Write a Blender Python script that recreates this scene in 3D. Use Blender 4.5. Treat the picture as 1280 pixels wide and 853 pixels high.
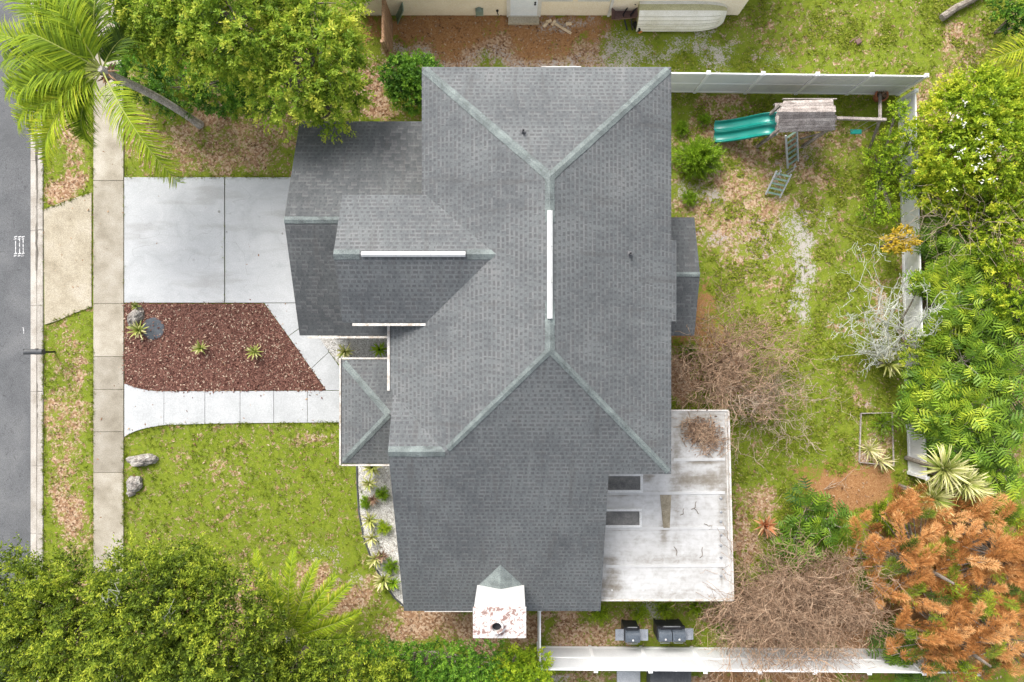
import bpy, math, random
import numpy as np
from mathutils import Vector, Matrix, noise as mnoise

for o in list(bpy.data.objects):
    bpy.data.objects.remove(o)
S = bpy.context.scene
COL = S.collection
R = math.radians
random.seed(7)
rng = np.random.default_rng(11)

# ------------------------------------------------------------------ camera
CAM_H = 26.0
F = 853.33                       # focal length in photo pixels (24 mm lens on 36 mm)
cam_d = bpy.data.cameras.new('camera')
cam_d.lens = 24.0
cam_d.sensor_width = 36.0
cam_d.clip_end = 3000
cam_d.clip_start = 0.1
cam = bpy.data.objects.new('camera', cam_d)
COL.objects.link(cam)
cam.location = (0, 0, CAM_H)
cam.rotation_euler = (0, 0, 0)
S.camera = cam

# ------------------------------------------------------------------ sky, sun, exposure
SUN_EL, SUN_AZ = 44.0, -24.0      # sun stands towards +Y (top of the picture)
w = bpy.data.worlds.new('World')
S.world = w
w.use_nodes = True
nt = w.node_tree
sky = nt.nodes.new('ShaderNodeTexSky')
sky.sky_type = 'NISHITA'
sky.sun_disc = False
sky.sun_elevation = R(SUN_EL)
sky.sun_rotation = R(SUN_AZ)
sky.dust_density = 4.0
sky.air_density = 1.0
sky.ozone_density = 1.0
hsv = nt.nodes.new('ShaderNodeHueSaturation')
hsv.inputs['Saturation'].default_value = 0.35      # overcast: grey cloud light
nt.links.new(sky.outputs[0], hsv.inputs['Color'])
nt.links.new(hsv.outputs[0], nt.nodes['Background'].inputs['Color'])
nt.nodes['Background'].inputs['Strength'].default_value = 0.148
sd = bpy.data.lights.new('sun', 'SUN')
sd.energy = 1.6
sd.angle = R(28)
sd.color = (1.0, 0.965, 0.91)
sun = bpy.data.objects.new('sun', sd)
COL.objects.link(sun)
az = R(SUN_AZ)
dirv = Vector((math.sin(az) * math.cos(R(SUN_EL)), math.cos(az) * math.cos(R(SUN_EL)), math.sin(R(SUN_EL))))
sun.rotation_euler = dirv.to_track_quat('Z', 'Y').to_euler()
sun.location = (0, 20, 30)
S.view_settings.view_transform = 'Standard'
S.view_settings.look = 'None'
S.view_settings.gamma = 1
S.view_settings.exposure = 1.05
S.render.engine = 'CYCLES'
S.cycles.max_bounces = 6


def W(px, py, z=0.0):
    """photo pixel + height -> world point"""
    d = (CAM_H - z) / F
    return Vector(((px - 640) * d, -(py - 426.5) * d, z))


def M(px, z=0.0):
    """pixel length -> metres at height z"""
    return px * (CAM_H - z) / F


# ------------------------------------------------------------------ tagging
def tag(o, label=None, cat=None, group=None, kind=None):
    if label:
        o['label'] = label
    if cat:
        o['category'] = cat
    if group:
        o['group'] = group
    if kind:
        o['kind'] = kind
    return o


def empty(name, loc, label, cat, group=None):
    o = bpy.data.objects.new(name, None)
    o.empty_display_size = 0.2
    COL.objects.link(o)
    o.location = loc
    return tag(o, label, cat, group)


# ------------------------------------------------------------------ mesh builder (numpy)
class G:
    def __init__(s):
        s.V = []
        s.n = 0
        s.L = []
        s.Z = []
        s.MI = []
        s.T = []

    def add(s, v, f, t=0.5, m=0):
        v = np.asarray(v, dtype=np.float32).reshape(-1, 3)
        s.V.append(v)
        if np.isscalar(t):
            t = np.full(len(v), t, np.float32)
        s.T.append(np.asarray(t, np.float32))
        if isinstance(f, np.ndarray):
            s.L.append((f + s.n).ravel())
            s.Z.append(np.full(len(f), f.shape[1], np.int32))
            s.MI.append(np.full(len(f), m, np.int32))
        else:
            for q in f:
                s.L.append(np.asarray(q) + s.n)
            s.Z.append(np.array([len(q) for q in f], np.int32))
            s.MI.append(np.full(len(f), m, np.int32))
        s.n += len(v)
        return s

    def box(s, c, size, rz=0.0, t=0.5, m=0, mat=None, bev=0.0):
        x, y, z = [k / 2 for k in size]
        v = np.array([[-x, -y, -z], [x, -y, -z], [x, y, -z], [-x, y, -z], [-x, -y, z], [x, -y, z], [x, y, z], [-x, y, z]])
        f = np.array([[0, 3, 2, 1], [4, 5, 6, 7], [0, 1, 5, 4], [1, 2, 6, 5], [2, 3, 7, 6], [3, 0, 4, 7]])
        if bev > 0:
            b = min(bev, x * .9, y * .9, z * .9)
            v = []
            for (zz, ins) in ((-z, b), (-z + b, 0), (z - b, 0), (z, b)):
                xx, yy = x - ins, y - ins
                v += [[-xx, -yy, zz], [xx, -yy, zz], [xx, yy, zz], [-xx, yy, zz]]
            v = np.array(v)
            f = [[3, 2, 1, 0], [12, 13, 14, 15]]
            for k in range(3):
                for i in range(4):
                    j = (i + 1) % 4
                    f.append([k * 4 + i, k * 4 + j, k * 4 + 4 + j, k * 4 + 4 + i])
        if mat is not None:
            mm = np.array(mat)
            v = v @ mm[:3, :3].T + mm[:3, 3]
        else:
            ca, sa = math.cos(rz), math.sin(rz)
            v = v @ np.array([[ca, sa, 0], [-sa, ca, 0], [0, 0, 1]])
        return s.add(v + np.array(c), f, t, m)

    def beam(s, a, b, wx, wz, t=0.5, m=0):
        """box section between two points"""
        a, b = Vector(a), Vector(b)
        d = b - a
        q = d.to_track_quat('X', 'Z').to_matrix().to_4x4()
        q.translation = (a + b) / 2
        return s.box((0, 0, 0), (d.length, wx, wz), t=t, m=m, mat=q)

    def prism(s, poly, z0, z1, t=0.5, m=0):
        n = len(poly)
        v = [[p[0], p[1], z0] for p in poly] + [[p[0], p[1], z1] for p in poly]
        f = [list(range(n))[::-1], list(range(n, 2 * n))]
        for i in range(n):
            j = (i + 1) % n
            f.append([i, j, n + j, n + i])
        return s.add(v, f, t, m)

    def slab(s, top, th, t=0.5, m=0):
        """polygon (3d, counter-clockwise from above) extruded down by th"""
        n = len(top)
        v = [list(p) for p in top] + [[p[0], p[1], p[2] - th] for p in top]
        f = [list(range(n)), list(range(n, 2 * n))[::-1]]
        for i in range(n):
            j = (i + 1) % n
            f.append([i, n + i, n + j, j])
        return s.add(v, f, t, m)

    def tube(s, pts, rad, k=6, t=0.5, m=0, cap=True):
        pts = [Vector(p) for p in pts]
        n = len(pts)
        if np.isscalar(rad):
            rad = [rad] * n
        v = []
        up = Vector((0, 0, 1))
        for i, p in enumerate(pts):
            d = (pts[min(i + 1, n - 1)] - pts[max(i - 1, 0)])
            if d.length < 1e-6:
                d = Vector((0, 0, 1))
            d.normalize()
            a = d.cross(up if abs(d.z) < .95 else Vector((1, 0, 0))).normalized()
            b = d.cross(a)
            for j in range(k):
                an = 2 * math.pi * j / k
                v.append(p + (a * math.cos(an) + b * math.sin(an)) * rad[i])
        f = []
        for i in range(n - 1):
            for j in range(k):
                jj = (j + 1) % k
                f.append([i * k + j, (i + 1) * k + j, (i + 1) * k + jj, i * k + jj])
        if cap:
            f.append(list(range(k)))
            f.append(list(range((n - 1) * k, n * k))[::-1])
        return s.add([list(p) for p in v], f, t, m)

    def lathe(s, prof, c, k=20, t=0.5, m=0):
        v = []
        for r, z in prof:
            for j in range(k):
                a = 2 * math.pi * j / k
                v.append([c[0] + r * math.cos(a), c[1] + r * math.sin(a), c[2] + z])
        f = []
        n = len(prof)
        for i in range(n - 1):
            for j in range(k):
                jj = (j + 1) % k
                f.append([i * k + j, i * k + jj, (i + 1) * k + jj, (i + 1) * k + j])
        f.append(list(range(k))[::-1])
        f.append(list(range((n - 1) * k, n * k)))
        return s.add(v, f, t, m)

    def inst(s, tv, tf, pos, X, N, sc, tint, vt=None, m=0):
        """many copies of a template: local x along X, local z near N"""
        tv = np.asarray(tv, np.float32)
        tf = np.asarray(tf, np.int64)
        pos = np.asarray(pos, np.float32)
        X = np.asarray(X, np.float32)
        X = X / (np.linalg.norm(X, axis=1, keepdims=True) + 1e-9)
        N = np.asarray(N, np.float32)
        Z = N - (N * X).sum(1, keepdims=True) * X
        Z = Z / (np.linalg.norm(Z, axis=1, keepdims=True) + 1e-9)
        Y = np.cross(Z, X)
        sc = np.asarray(sc, np.float32)
        if sc.ndim == 1:
            sc = np.stack([sc, sc, sc], 1)
        l = tv[None] * sc[:, None, :]
        v = pos[:, None, :] + l[..., 0:1] * X[:, None] + l[..., 1:2] * Y[:, None] + l[..., 2:3] * Z[:, None]
        k, n = len(tv), len(pos)
        f = tf[None] + (np.arange(n) * k)[:, None, None]
        t = np.repeat(np.asarray(tint, np.float32), k)
        if vt is not None:
            t = t + np.tile(np.asarray(vt, np.float32), n)
        return s.add(v.reshape(-1, 3), f.reshape(-1, tf.shape[1]), np.clip(t, 0, 1), m)

    def build(s, name, mats, parent=None, smooth=False, origin=None):
        me = bpy.data.meshes.new(name)
        V = np.concatenate(s.V).astype(np.float32)
        L = np.concatenate(s.L).astype(np.int32)
        Z = np.concatenate(s.Z)
        if origin is not None:
            V = V - np.asarray(origin, np.float32)
        me.vertices.add(len(V))
        me.vertices.foreach_set('co', V.ravel())
        me.loops.add(len(L))
        me.loops.foreach_set('vertex_index', L)
        me.polygons.add(len(Z))
        st = np.zeros(len(Z), np.int32)
        st[1:] = np.cumsum(Z)[:-1]
        me.polygons.foreach_set('loop_start', st)
        me.polygons.foreach_set('loop_total', Z.astype(np.int32))
        me.polygons.foreach_set('material_index', np.concatenate(s.MI))
        me.polygons.foreach_set('use_smooth', np.full(len(Z), bool(smooth)))
        at = me.attributes.new('tint', 'FLOAT', 'POINT')
        at.data.foreach_set('value', np.concatenate(s.T))
        me.update(calc_edges=True)
        me.validate()
        for mm in (mats if isinstance(mats, (list, tuple)) else [mats]):
            me.materials.append(mm)
        o = bpy.data.objects.new(name, me)
        COL.objects.link(o)
        if origin is not None:
            o.location = origin
        if parent is not None:
            o.parent = parent
            if origin is None:
                o.matrix_parent_inverse = Matrix.Translation(-Vector(world_loc(parent)))
        return o


def world_loc(o):
    v = Vector(o.location)
    p = o.parent
    while p is not None:
        v = v + Vector(p.location) + (o.matrix_parent_inverse.translation if o.parent is not None else Vector((0, 0, 0)))
        o = p
        p = o.parent
    return v


# ------------------------------------------------------------------ materials
def new_mat(name):
    m = bpy.data.materials.new(name)
    m.use_nodes = True
    n = m.node_tree
    return m, n, n.nodes, n.links, n.nodes['Principled BSDF']


def ramp(nd, stops, interp='LINEAR'):
    r = nd.new('ShaderNodeValToRGB')
    r.color_ramp.interpolation = interp
    e = r.color_ramp.elements
    while len(e) < len(stops):
        e.new(0.5)
    for k, (p, c) in enumerate(stops):
        e[k].position = p
        e[k].color = (c[0], c[1], c[2], 1)
    return r


def noise_n(nd, ln, co, scale, detail=4, rough=.55, dist=0.0):
    n = nd.new('ShaderNodeTexNoise')
    n.inputs['Scale'].default_value = scale
    n.inputs['Detail'].default_value = detail
    n.inputs['Roughness'].default_value = rough
    n.inputs['Distortion'].default_value = dist
    ln.new(co, n.inputs['Vector'])
    return n.outputs['Fac']


def mixc(nd, ln, fac, a, b, mode='MIX'):
    m = nd.new('ShaderNodeMix')
    m.data_type = 'RGBA'
    m.blend_type = mode
    for sock, val in ((m.inputs[0], fac), (m.inputs[6], a), (m.inputs[7], b)):
        if isinstance(val, (int, float)):
            sock.default_value = val
        elif isinstance(val, (tuple, list)):
            sock.default_value = (val[0], val[1], val[2], 1)
        else:
            ln.new(val, sock)
    return m.outputs[2]


def math_n(nd, ln, op, a, b=None, c=None, clamp=False):
    m = nd.new('ShaderNodeMath')
    m.operation = op
    m.use_clamp = clamp
    for k, val in enumerate((a, b, c)):
        if val is None:
            continue
        if isinstance(val, (int, float)):
            m.inputs[k].default_value = val
        else:
            ln.new(val, m.inputs[k])
    return m.outputs[0]


def smooth(nd, ln, x, lo, hi):
    m = nd.new('ShaderNodeMapRange')
    m.interpolation_type = 'SMOOTHSTEP'
    m.inputs['From Min'].default_value = lo
    m.inputs['From Max'].default_value = hi
    ln.new(x, m.inputs['Value'])
    return m.outputs['Result']


def bump(nd, ln, h, strength, dist, bsdf):
    b = nd.new('ShaderNodeBump')
    b.inputs['Strength'].default_value = strength
    b.inputs['Distance'].default_value = dist
    ln.new(h, b.inputs['Height'])
    ln.new(b.outputs[0], bsdf.inputs['Normal'])


def pm(name, stops, scale=3.0, rough=.7, bmp=.2, bdist=.01, fine=40.0, fineamt=.25, metal=0.0, tint=0.0, dist=0.0, spec=.3):
    """general painted/mineral surface: broad mottling + fine grain, optional tint attribute"""
    m, n, nd, ln, b = new_mat(name)
    geo = nd.new('ShaderNodeNewGeometry')
    co = geo.outputs['Position']
    a = noise_n(nd, ln, co, scale, 5, .6, dist)
    r = ramp(nd, stops)
    ln.new(a, r.inputs[0])
    fn = noise_n(nd, ln, co, fine, 3, .6)
    k = smooth(nd, ln, fn, .3, .7)
    dark = mixc(nd, ln, fineamt, r.outputs[0], k, 'OVERLAY')
    out = dark
    if tint:
        at = nd.new('ShaderNodeAttribute')
        at.attribute_name = 'tint'
        gg = math_n(nd, ln, 'MULTIPLY_ADD', at.outputs['Fac'], tint, 1 - tint / 2)
        cmb = nd.new('ShaderNodeCombineColor')
        for q in range(3):
            ln.new(gg, cmb.inputs[q])
        out = mixc(nd, ln, 1.0, dark, cmb.outputs[0], 'MULTIPLY')
    ln.new(out, b.inputs['Base Color'])
    b.inputs['Roughness'].default_value = rough
    b.inputs['Metallic'].default_value = metal
    b.inputs['Specular IOR Level'].default_value = spec
    if bmp:
        bump(nd, ln, fn, bmp, bdist, b)
    return m


def leaf_mat(name, stops, trans=.3, rough=.5, spec=.22, gain=1.0):
    m, n, nd, ln, b = new_mat(name)
    if 'leaves' in name or 'leaflets' in name or 'needles' in name:
        gain *= 1.28
    at = nd.new('ShaderNodeAttribute')
    at.attribute_name = 'tint'
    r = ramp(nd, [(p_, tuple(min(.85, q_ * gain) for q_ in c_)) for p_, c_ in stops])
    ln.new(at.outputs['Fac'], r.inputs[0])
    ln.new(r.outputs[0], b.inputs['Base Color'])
    b.inputs['Roughness'].default_value = rough
    b.inputs['Specular IOR Level'].default_value = spec
    if trans:
        t = nd.new('ShaderNodeBsdfTranslucent')
        ln.new(r.outputs[0], t.inputs['Color'])
        mx = nd.new('ShaderNodeMixShader')
        mx.inputs[0].default_value = trans
        ln.new(b.outputs[0], mx.inputs[1])
        ln.new(t.outputs[0], mx.inputs[2])
        ln.new(mx.outputs[0], nd['Material Output'].inputs['Surface'])
    return m


def shingle_mat(name='asphalt_shingles', tone=1.0):
    m, n, nd, ln, b = new_mat(name)
    uv = nd.new('ShaderNodeUVMap')
    uv.uv_map = 'UVMap'
    sp = nd.new('ShaderNodeSeparateXYZ')
    ln.new(uv.outputs[0], sp.inputs[0])
    u, v = sp.outputs[0], sp.outputs[1]
    geo = nd.new('ShaderNodeNewGeometry')
    P = geo.outputs['Position']
    rows = math_n(nd, ln, 'DIVIDE', v, 0.145)
    row = math_n(nd, ln, 'FLOOR', rows)
    fv = math_n(nd, ln, 'FRACT', rows)
    wn = nd.new('ShaderNodeTexWhiteNoise')
    wn.noise_dimensions = '1D'
    ln.new(row, wn.inputs['W'])
    sh = math_n(nd, ln, 'MULTIPLY', wn.outputs['Value'], 0.9)
    par = math_n(nd, ln, 'MULTIPLY', math_n(nd, ln, 'MODULO', row, 2.0), 0.5)
    uu = math_n(nd, ln, 'ADD', math_n(nd, ln, 'DIVIDE', u, 0.185), math_n(nd, ln, 'ADD', sh, par))
    cell = math_n(nd, ln, 'FLOOR', uu)
    fu = math_n(nd, ln, 'FRACT', uu)
    cv = nd.new('ShaderNodeCombineXYZ')
    ln.new(cell, cv.inputs[0])
    ln.new(row, cv.inputs[1])
    w2 = nd.new('ShaderNodeTexWhiteNoise')
    w2.noise_dimensions = '2D'
    ln.new(cv.outputs[0], w2.inputs['Vector'])
    rc = w2.outputs['Value']
    # raised tab vs recessed slot: slot is the darker granule blend
    width = math_n(nd, ln, 'MULTIPLY_ADD', rc, 0.75, 0.15)
    slot = math_n(nd, ln, 'LESS_THAN', fu, width)
    low = smooth(nd, ln, fv, .62, .48)
    dash = math_n(nd, ln, 'MULTIPLY', slot, low)
    line = smooth(nd, ln, fv, .10, .0)
    big = noise_n(nd, ln, P, .55, 4, .6)
    mid = noise_n(nd, ln, P, 3.2, 4, .65)
    gr = noise_n(nd, ln, P, 75, 2, .7)
    base = ramp(nd, [(.25, tuple(tone * q for q in (.080, .085, .090))), (.45, tuple(tone * q for q in (.113, .120, .124))), (.58, tuple(tone * q for q in (.137, .145, .148))), (.75, tuple(tone * q for q in (.166, .169, .169)))])
    ln.new(math_n(nd, ln, 'ADD', math_n(nd, ln, 'MULTIPLY', mid, .45), math_n(nd, ln, 'MULTIPLY', math_n(nd, ln, 'MULTIPLY_ADD', big, 1.5, -.25), .55)), base.inputs[0])
    c1 = mixc(nd, ln, math_n(nd, ln, 'MULTIPLY', smooth(nd, ln, rc, .45, 1.0), .36), base.outputs[0], (.19, .191, .191))
    c2 = mixc(nd, ln, math_n(nd, ln, 'MULTIPLY', dash, math_n(nd, ln, 'MULTIPLY_ADD', mid, .95, .02)), c1, (.058, .059, .063))
    c3 = mixc(nd, ln, math_n(nd, ln, 'MULTIPLY', line, .35), c2, (.05, .05, .052))
    c4 = mixc(nd, ln, .38, c3, smooth(nd, ln, gr, .25, .75), 'OVERLAY')
    # rain streaks down the slope
    cv2 = nd.new('ShaderNodeCombineXYZ')
    ln.new(math_n(nd, ln, 'MULTIPLY', u, 2.6), cv2.inputs[0])
    ln.new(math_n(nd, ln, 'MULTIPLY', v, .28), cv2.inputs[1])
    stk = noise_n(nd, ln, cv2.outputs[0], 1.0, 4, .6)
    c5 = mixc(nd, ln, math_n(nd, ln, 'MULTIPLY', smooth(nd, ln, stk, .55, .75), .13), c4, (.30, .31, .30))
    c6 = mixc(nd, ln, math_n(nd, ln, 'MULTIPLY', smooth(nd, ln, stk, .46, .30), .42), c5, (.085, .082, .08))
    ln.new(c6, b.inputs['Base Color'])
    b.inputs['Roughness'].default_value = .92
    b.inputs['Specular IOR Level'].default_value = .2
    hgt = math_n(nd, ln, 'ADD', math_n(nd, ln, 'MULTIPLY', fv, -.6), math_n(nd, ln, 'MULTIPLY', dash, -.5))
    hgt = math_n(nd, ln, 'MULTIPLY_ADD', gr, .35, hgt)
    bump(nd, ln, hgt, .5, .012, b)
    return m


def ground_mat():
    m, n, nd, ln, b = new_mat('yard_ground')
    geo = nd.new('ShaderNodeNewGeometry')
    P = geo.outputs['Position']
    at = nd.new('ShaderNodeAttribute')
    at.attribute_name = 'cover'
    sc = nd.new('ShaderNodeSeparateColor')
    ln.new(at.outputs['Color'], sc.inputs[0])
    lit, sand, org = sc.outputs[0], sc.outputs[1], sc.outputs[2]
    n1 = noise_n(nd, ln, P, 1.1, 5, .62)
    n2 = noise_n(nd, ln, P, 4.5, 5, .68, .6)
    n3 = noise_n(nd, ln, P, 17, 4, .7, .8)
    n4 = noise_n(nd, ln, P, 48, 3, .75)
    vor = nd.new('ShaderNodeTexVoronoi')
    vor.inputs['Scale'].default_value = 15
    vor.inputs['Randomness'].default_value = 1
    ln.new(P, vor.inputs['Vector'])
    vc = nd.new('ShaderNodeSeparateColor')
    ln.new(vor.outputs['Color'], vc.inputs[0])
    grass = ramp(nd, [(.25, (.060, .095, .010)), (.42, (.112, .180, .014)), (.56, (.20, .245, .024)), (.74, (.36, .32, .11))])
    gi = math_n(nd, ln, 'ADD', math_n(nd, ln, 'MULTIPLY', n2, .45), math_n(nd, ln, 'ADD', math_n(nd, ln, 'MULTIPLY', n4, .35), math_n(nd, ln, 'MULTIPLY', n1, .2)))
    ln.new(gi, grass.inputs[0])
    leaf = ramp(nd, [(.15, (.11, .06, .035)), (.38, (.29, .165, .095)), (.58, (.42, .27, .165)), (.75, (.54, .41, .29)), (.95, (.25, .10, .05))])
    li = math_n(nd, ln, 'ADD', math_n(nd, ln, 'MULTIPLY', vc.outputs[0], .5), math_n(nd, ln, 'MULTIPLY', n4, .55))
    ln.new(li, leaf.inputs[0])
    sandc = ramp(nd, [(.3, (.26, .22, .18)), (.5, (.46, .42, .38)), (.7, (.66, .63, .59))])
    ln.new(math_n(nd, ln, 'ADD', math_n(nd, ln, 'MULTIPLY', n3, .5), math_n(nd, ln, 'MULTIPLY', n4, .5)), sandc.inputs[0])
    orgc = ramp(nd, [(.32, (.12, .052, .024)), (.46, (.31, .15, .062)), (.56, (.43, .245, .115)), (.7, (.54, .37, .21))])
    ln.new(math_n(nd, ln, 'ADD', math_n(nd, ln, 'MULTIPLY', n3, .45), math_n(nd, ln, 'MULTIPLY', n4, .55)), orgc.inputs[0])

    def fac(wt, a, bb, cc, soft=.075):
        s_ = math_n(nd, ln, 'ADD', math_n(nd, ln, 'MULTIPLY', n1, a), math_n(nd, ln, 'ADD', math_n(nd, ln, 'MULTIPLY', n2, bb), math_n(nd, ln, 'MULTIPLY', n3, cc)))
        s_ = math_n(nd, ln, 'MULTIPLY_ADD', s_, 1.75, -.375)
        d = math_n(nd, ln, 'SUBTRACT', math_n(nd, ln, 'MULTIPLY_ADD', wt, .62, .195), s_)
        return smooth(nd, ln, d, -soft, soft)
    c = mixc(nd, ln, fac(lit, .2, .45, .35), grass.outputs[0], leaf.outputs[0])
    c = mixc(nd, ln, fac(org, .2, .4, .4), c, orgc.outputs[0])
    c = mixc(nd, ln, fac(sand, .05, .33, .62, .035), c, sandc.outputs[0])
    ln.new(c, b.inputs['Base Color'])
    b.inputs['Roughness'].default_value = .95
    b.inputs['Specular IOR Level'].default_value = .1
    h = math_n(nd, ln, 'ADD', math_n(nd, ln, 'MULTIPLY', n3, .6), math_n(nd, ln, 'MULTIPLY', n4, .6))
    bump(nd, ln, h, .8, .05, b)
    return m


MAT = {}
MAT['ground'] = ground_mat()
MAT['shingle'] = shingle_mat()
MAT['shingle_old'] = shingle_mat('older_dark_shingles', .74)
MAT['road'] = pm('road_asphalt', [(.3, (.105, .108, .112)), (.7, (.145, .148, .152))], .8, .9, .6, .01, 55, .7)
MAT['paint_white'] = pm('road_paint', [(.35, (.6, .6, .6)), (.7, (.8, .8, .8))], 9, .7, .1)
MAT['kerb'] = pm('kerb_concrete', [(.3, (.27, .24, .20)), (.55, (.40, .37, .33)), (.75, (.47, .44, .40))], 1.6, .9, .4, .008, 40, .35, tint=.5)
MAT['walk'] = pm('pavement_concrete', [(.3, (.24, .21, .16)), (.5, (.34, .305, .245)), (.72, (.43, .395, .335))], 1.1, .9, .4, .006, 45, .3, tint=.55)
MAT['apron'] = pm('apron_concrete', [(.3, (.27, .23, .165)), (.5, (.37, .325, .245)), (.72, (.43, .385, .31))], .9, .9, .4, .006, 40, .28)
MAT['drive'] = None
MAT['path'] = pm('pale_path_concrete', [(.3, (.38, .39, .395)), (.7, (.46, .47, .475))], 1.2, .8, .2, .004, 30, .12)
MAT['joint'] = pm('joint_dirt', [(.3, (.09, .10, .05)), (.7, (.20, .19, .13))], 6, .95, .3)
MAT['gutter_dirt'] = pm('gutter_dirt', [(.3, (.06, .055, .045)), (.5, (.15, .135, .115)), (.7, (.28, .26, .23))], .8, .95, .3)
MAT['mulch'] = pm('red_mulch', [(.25, (.10, .048, .037)), (.5, (.165, .078, .060)), (.75, (.23, .12, .092))], 5, .95, 1.0, .05, 26, .75)
MAT['gravel'] = pm('shell_gravel', [(.3, (.36, .34, .30)), (.48, (.55, .53, .50)), (.7, (.70, .69, .66))], 7, .9, 1.0, .04, 32, .7)
MAT['wall'] = pm('house_stucco', [(.3, (.60, .56, .48)), (.7, (.66, .62, .54))], 2, .85, .3)
MAT['white_trim'] = pm('white_trim', [(.3, (.54, .54, .53)), (.7, (.64, .64, .635))], 3, .6, .1)
MAT['gutter'] = pm('dirty_gutter', [(.3, (.34, .27, .20)), (.5, (.52, .49, .45)), (.7, (.60, .58, .55))], 4, .6, .1)
MAT['white_vent'] = pm('white_vent', [(.3, (.56, .56, .555)), (.7, (.66, .66, .66))], 3, .5, .2, fineamt=.15)
MAT['vinyl'] = pm('white_vinyl', [(.25, (.74, .75, .76)), (.5, (.85, .85, .86)), (.75, (.88, .88, .88))], 1.3, .4, .05, fineamt=.05)
MAT['ridge'] = pm('ridge_cap_shingle', [(.3, (.095, .106, .106)), (.48, (.142, .163, .160)), (.72, (.20, .232, .223))], 2.2, .9, .5, .01, 60, .5, tint=.28, dist=.6)
MAT['vinyl_panel'] = pm('vinyl_panel', [(.25, (.62, .63, .64)), (.5, (.70, .71, .72)), (.75, (.76, .765, .77))], 1.0, .5, .05, fineamt=.08)
MAT['glass'] = pm('dark_glass', [(.3, (.05, .06, .07)), (.7, (.09, .10, .11))], 2, .12, 0, fineamt=.05, spec=.6)
MAT['metal_grey'] = pm('grey_metal', [(.3, (.25, .26, .27)), (.7, (.35, .36, .37))], 5, .45, .1, metal=.4)
MAT['pane_dull'] = pm('dusty_dark_pane', [(.3, (.085, .085, .085)), (.5, (.145, .142, .136)), (.7, (.21, .20, .19))], 3, .6, .1, spec=.2)
MAT['pipe'] = pm('dark_pipe', [(.3, (.07, .07, .075)), (.7, (.13, .13, .135))], 5, .7, .1)
MAT['black'] = pm('black_metal', [(.3, (.012, .013, .016)), (.7, (.03, .03, .035))], 6, .45, .1)
MAT['slate'] = pm('slate_enamel', [(.3, (.07, .085, .105)), (.7, (.11, .13, .155))], 5, .35, .1)
MAT['steel'] = pm('shelf_steel', [(.3, (.22, .24, .27)), (.7, (.33, .35, .38))], 5, .4, .1, metal=.2)
MAT['old_wood'] = pm('weathered_wood', [(.3, (.19, .16, .145)), (.5, (.31, .27, .25)), (.7, (.42, .375, .345))], 3.5, .9, .5, .01, 30, .4, tint=.5, dist=.5)
MAT['fence_wood'] = pm('brown_fence_wood', [(.3, (.24, .13, .07)), (.5, (.36, .22, .13)), (.7, (.45, .30, .19))], 4, .9, .4, .01, 30, .35, tint=.4)
MAT['slide'] = pm('green_plastic', [(.3, (.0, .155, .125)), (.7, (.006, .235, .19))], 2, .3, .05, fineamt=.05, spec=.5)
MAT['green_rung'] = pm('green_paint', [(.3, (.14, .22, .17)), (.7, (.24, .34, .27))], 4, .6, .1)
MAT['terracotta'] = pm('terracotta', [(.3, (.30, .10, .05)), (.7, (.45, .17, .09))], 6, .8, .2)
MAT['soil'] = pm('dark_soil', [(.3, (.03, .022, .015)), (.7, (.08, .055, .035))], 9, .95, .8)
MAT['rock'] = pm('grey_rock', [(.28, (.13, .11, .095)), (.5, (.27, .245, .22)), (.72, (.42, .40, .37))], 5, .9, .8, .03, 30, .5)
MAT['dark_disc'] = pm('dark_cover', [(.3, (.05, .06, .07)), (.7, (.085, .095, .11))], 4, .7, .3)
MAT['bark'] = pm('grey_bark', [(.3, (.10, .08, .06)), (.5, (.20, .17, .14)), (.7, (.31, .28, .24))], 6, .9, .6, .02, 30, .4)
MAT['palm_bark'] = pm('palm_bark', [(.3, (.26, .235, .205)), (.5, (.40, .365, .33)), (.7, (.50, .46, .42))], 4, .9, .5, .02, 25, .4)
MAT['twig_red'] = pm('bare_red_twig', [(.3, (.15, .092, .058)), (.5, (.29, .19, .122)), (.7, (.44, .325, .225))], 3, .9, .2, tint=.6)
MAT['twig_tan'] = pm('bare_tan_twig', [(.3, (.20, .14, .10)), (.5, (.34, .26, .19)), (.7, (.46, .38, .29))], 3, .9, .2, tint=.6)
MAT['lichen'] = pm('lichen_twig', [(.3, (.26, .26, .215)), (.5, (.43, .44, .375)), (.7, (.56, .58, .51))], 4, .9, .2, tint=.4)
MAT['siding'] = pm('beige_siding', [(.3, (.70, .63, .50)), (.7, (.78, .71, .58))], 1.5, .7, .1)
MAT['door_white'] = pm('door_paint', [(.3, (.64, .70, .78)), (.7, (.72, .77, .84))], 2, .5, .05)
MAT['hull'] = pm('hull_gelcoat', [(.3, (.60, .58, .48)), (.5, (.70, .69, .62)), (.7, (.77, .76, .71))], 1.6, .5, .1)
MAT['hull_rib'] = pm('hull_rib', [(.3, (.42, .41, .34)), (.7, (.54, .53, .46))], 3, .6, .1)
MAT['hull_band'] = pm('hull_olive', [(.3, (.36, .34, .18)), (.7, (.48, .46, .28))], 3, .6, .1)
MAT['barrow'] = pm('barrow_tray', [(.3, (.13, .075, .065)), (.7, (.22, .14, .12))], 5, .5, .1)
MAT['orange'] = pm('orange_plastic', [(.3, (.45, .16, .03)), (.7, (.60, .25, .06))], 5, .5, .1)
MAT['concrete'] = pm('pad_concrete', [(.3, (.44, .45, .46)), (.7, (.56, .57, .58))], 2, .9, .3)
MAT['darkbox'] = pm('charcoal_plastic', [(.3, (.05, .052, .056)), (.7, (.085, .088, .092))], 3, .5, .1)
MAT['lumber'] = pm('pale_lumber', [(.3, (.55, .42, .27)), (.7, (.68, .55, .38))], 4, .8, .2)


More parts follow.
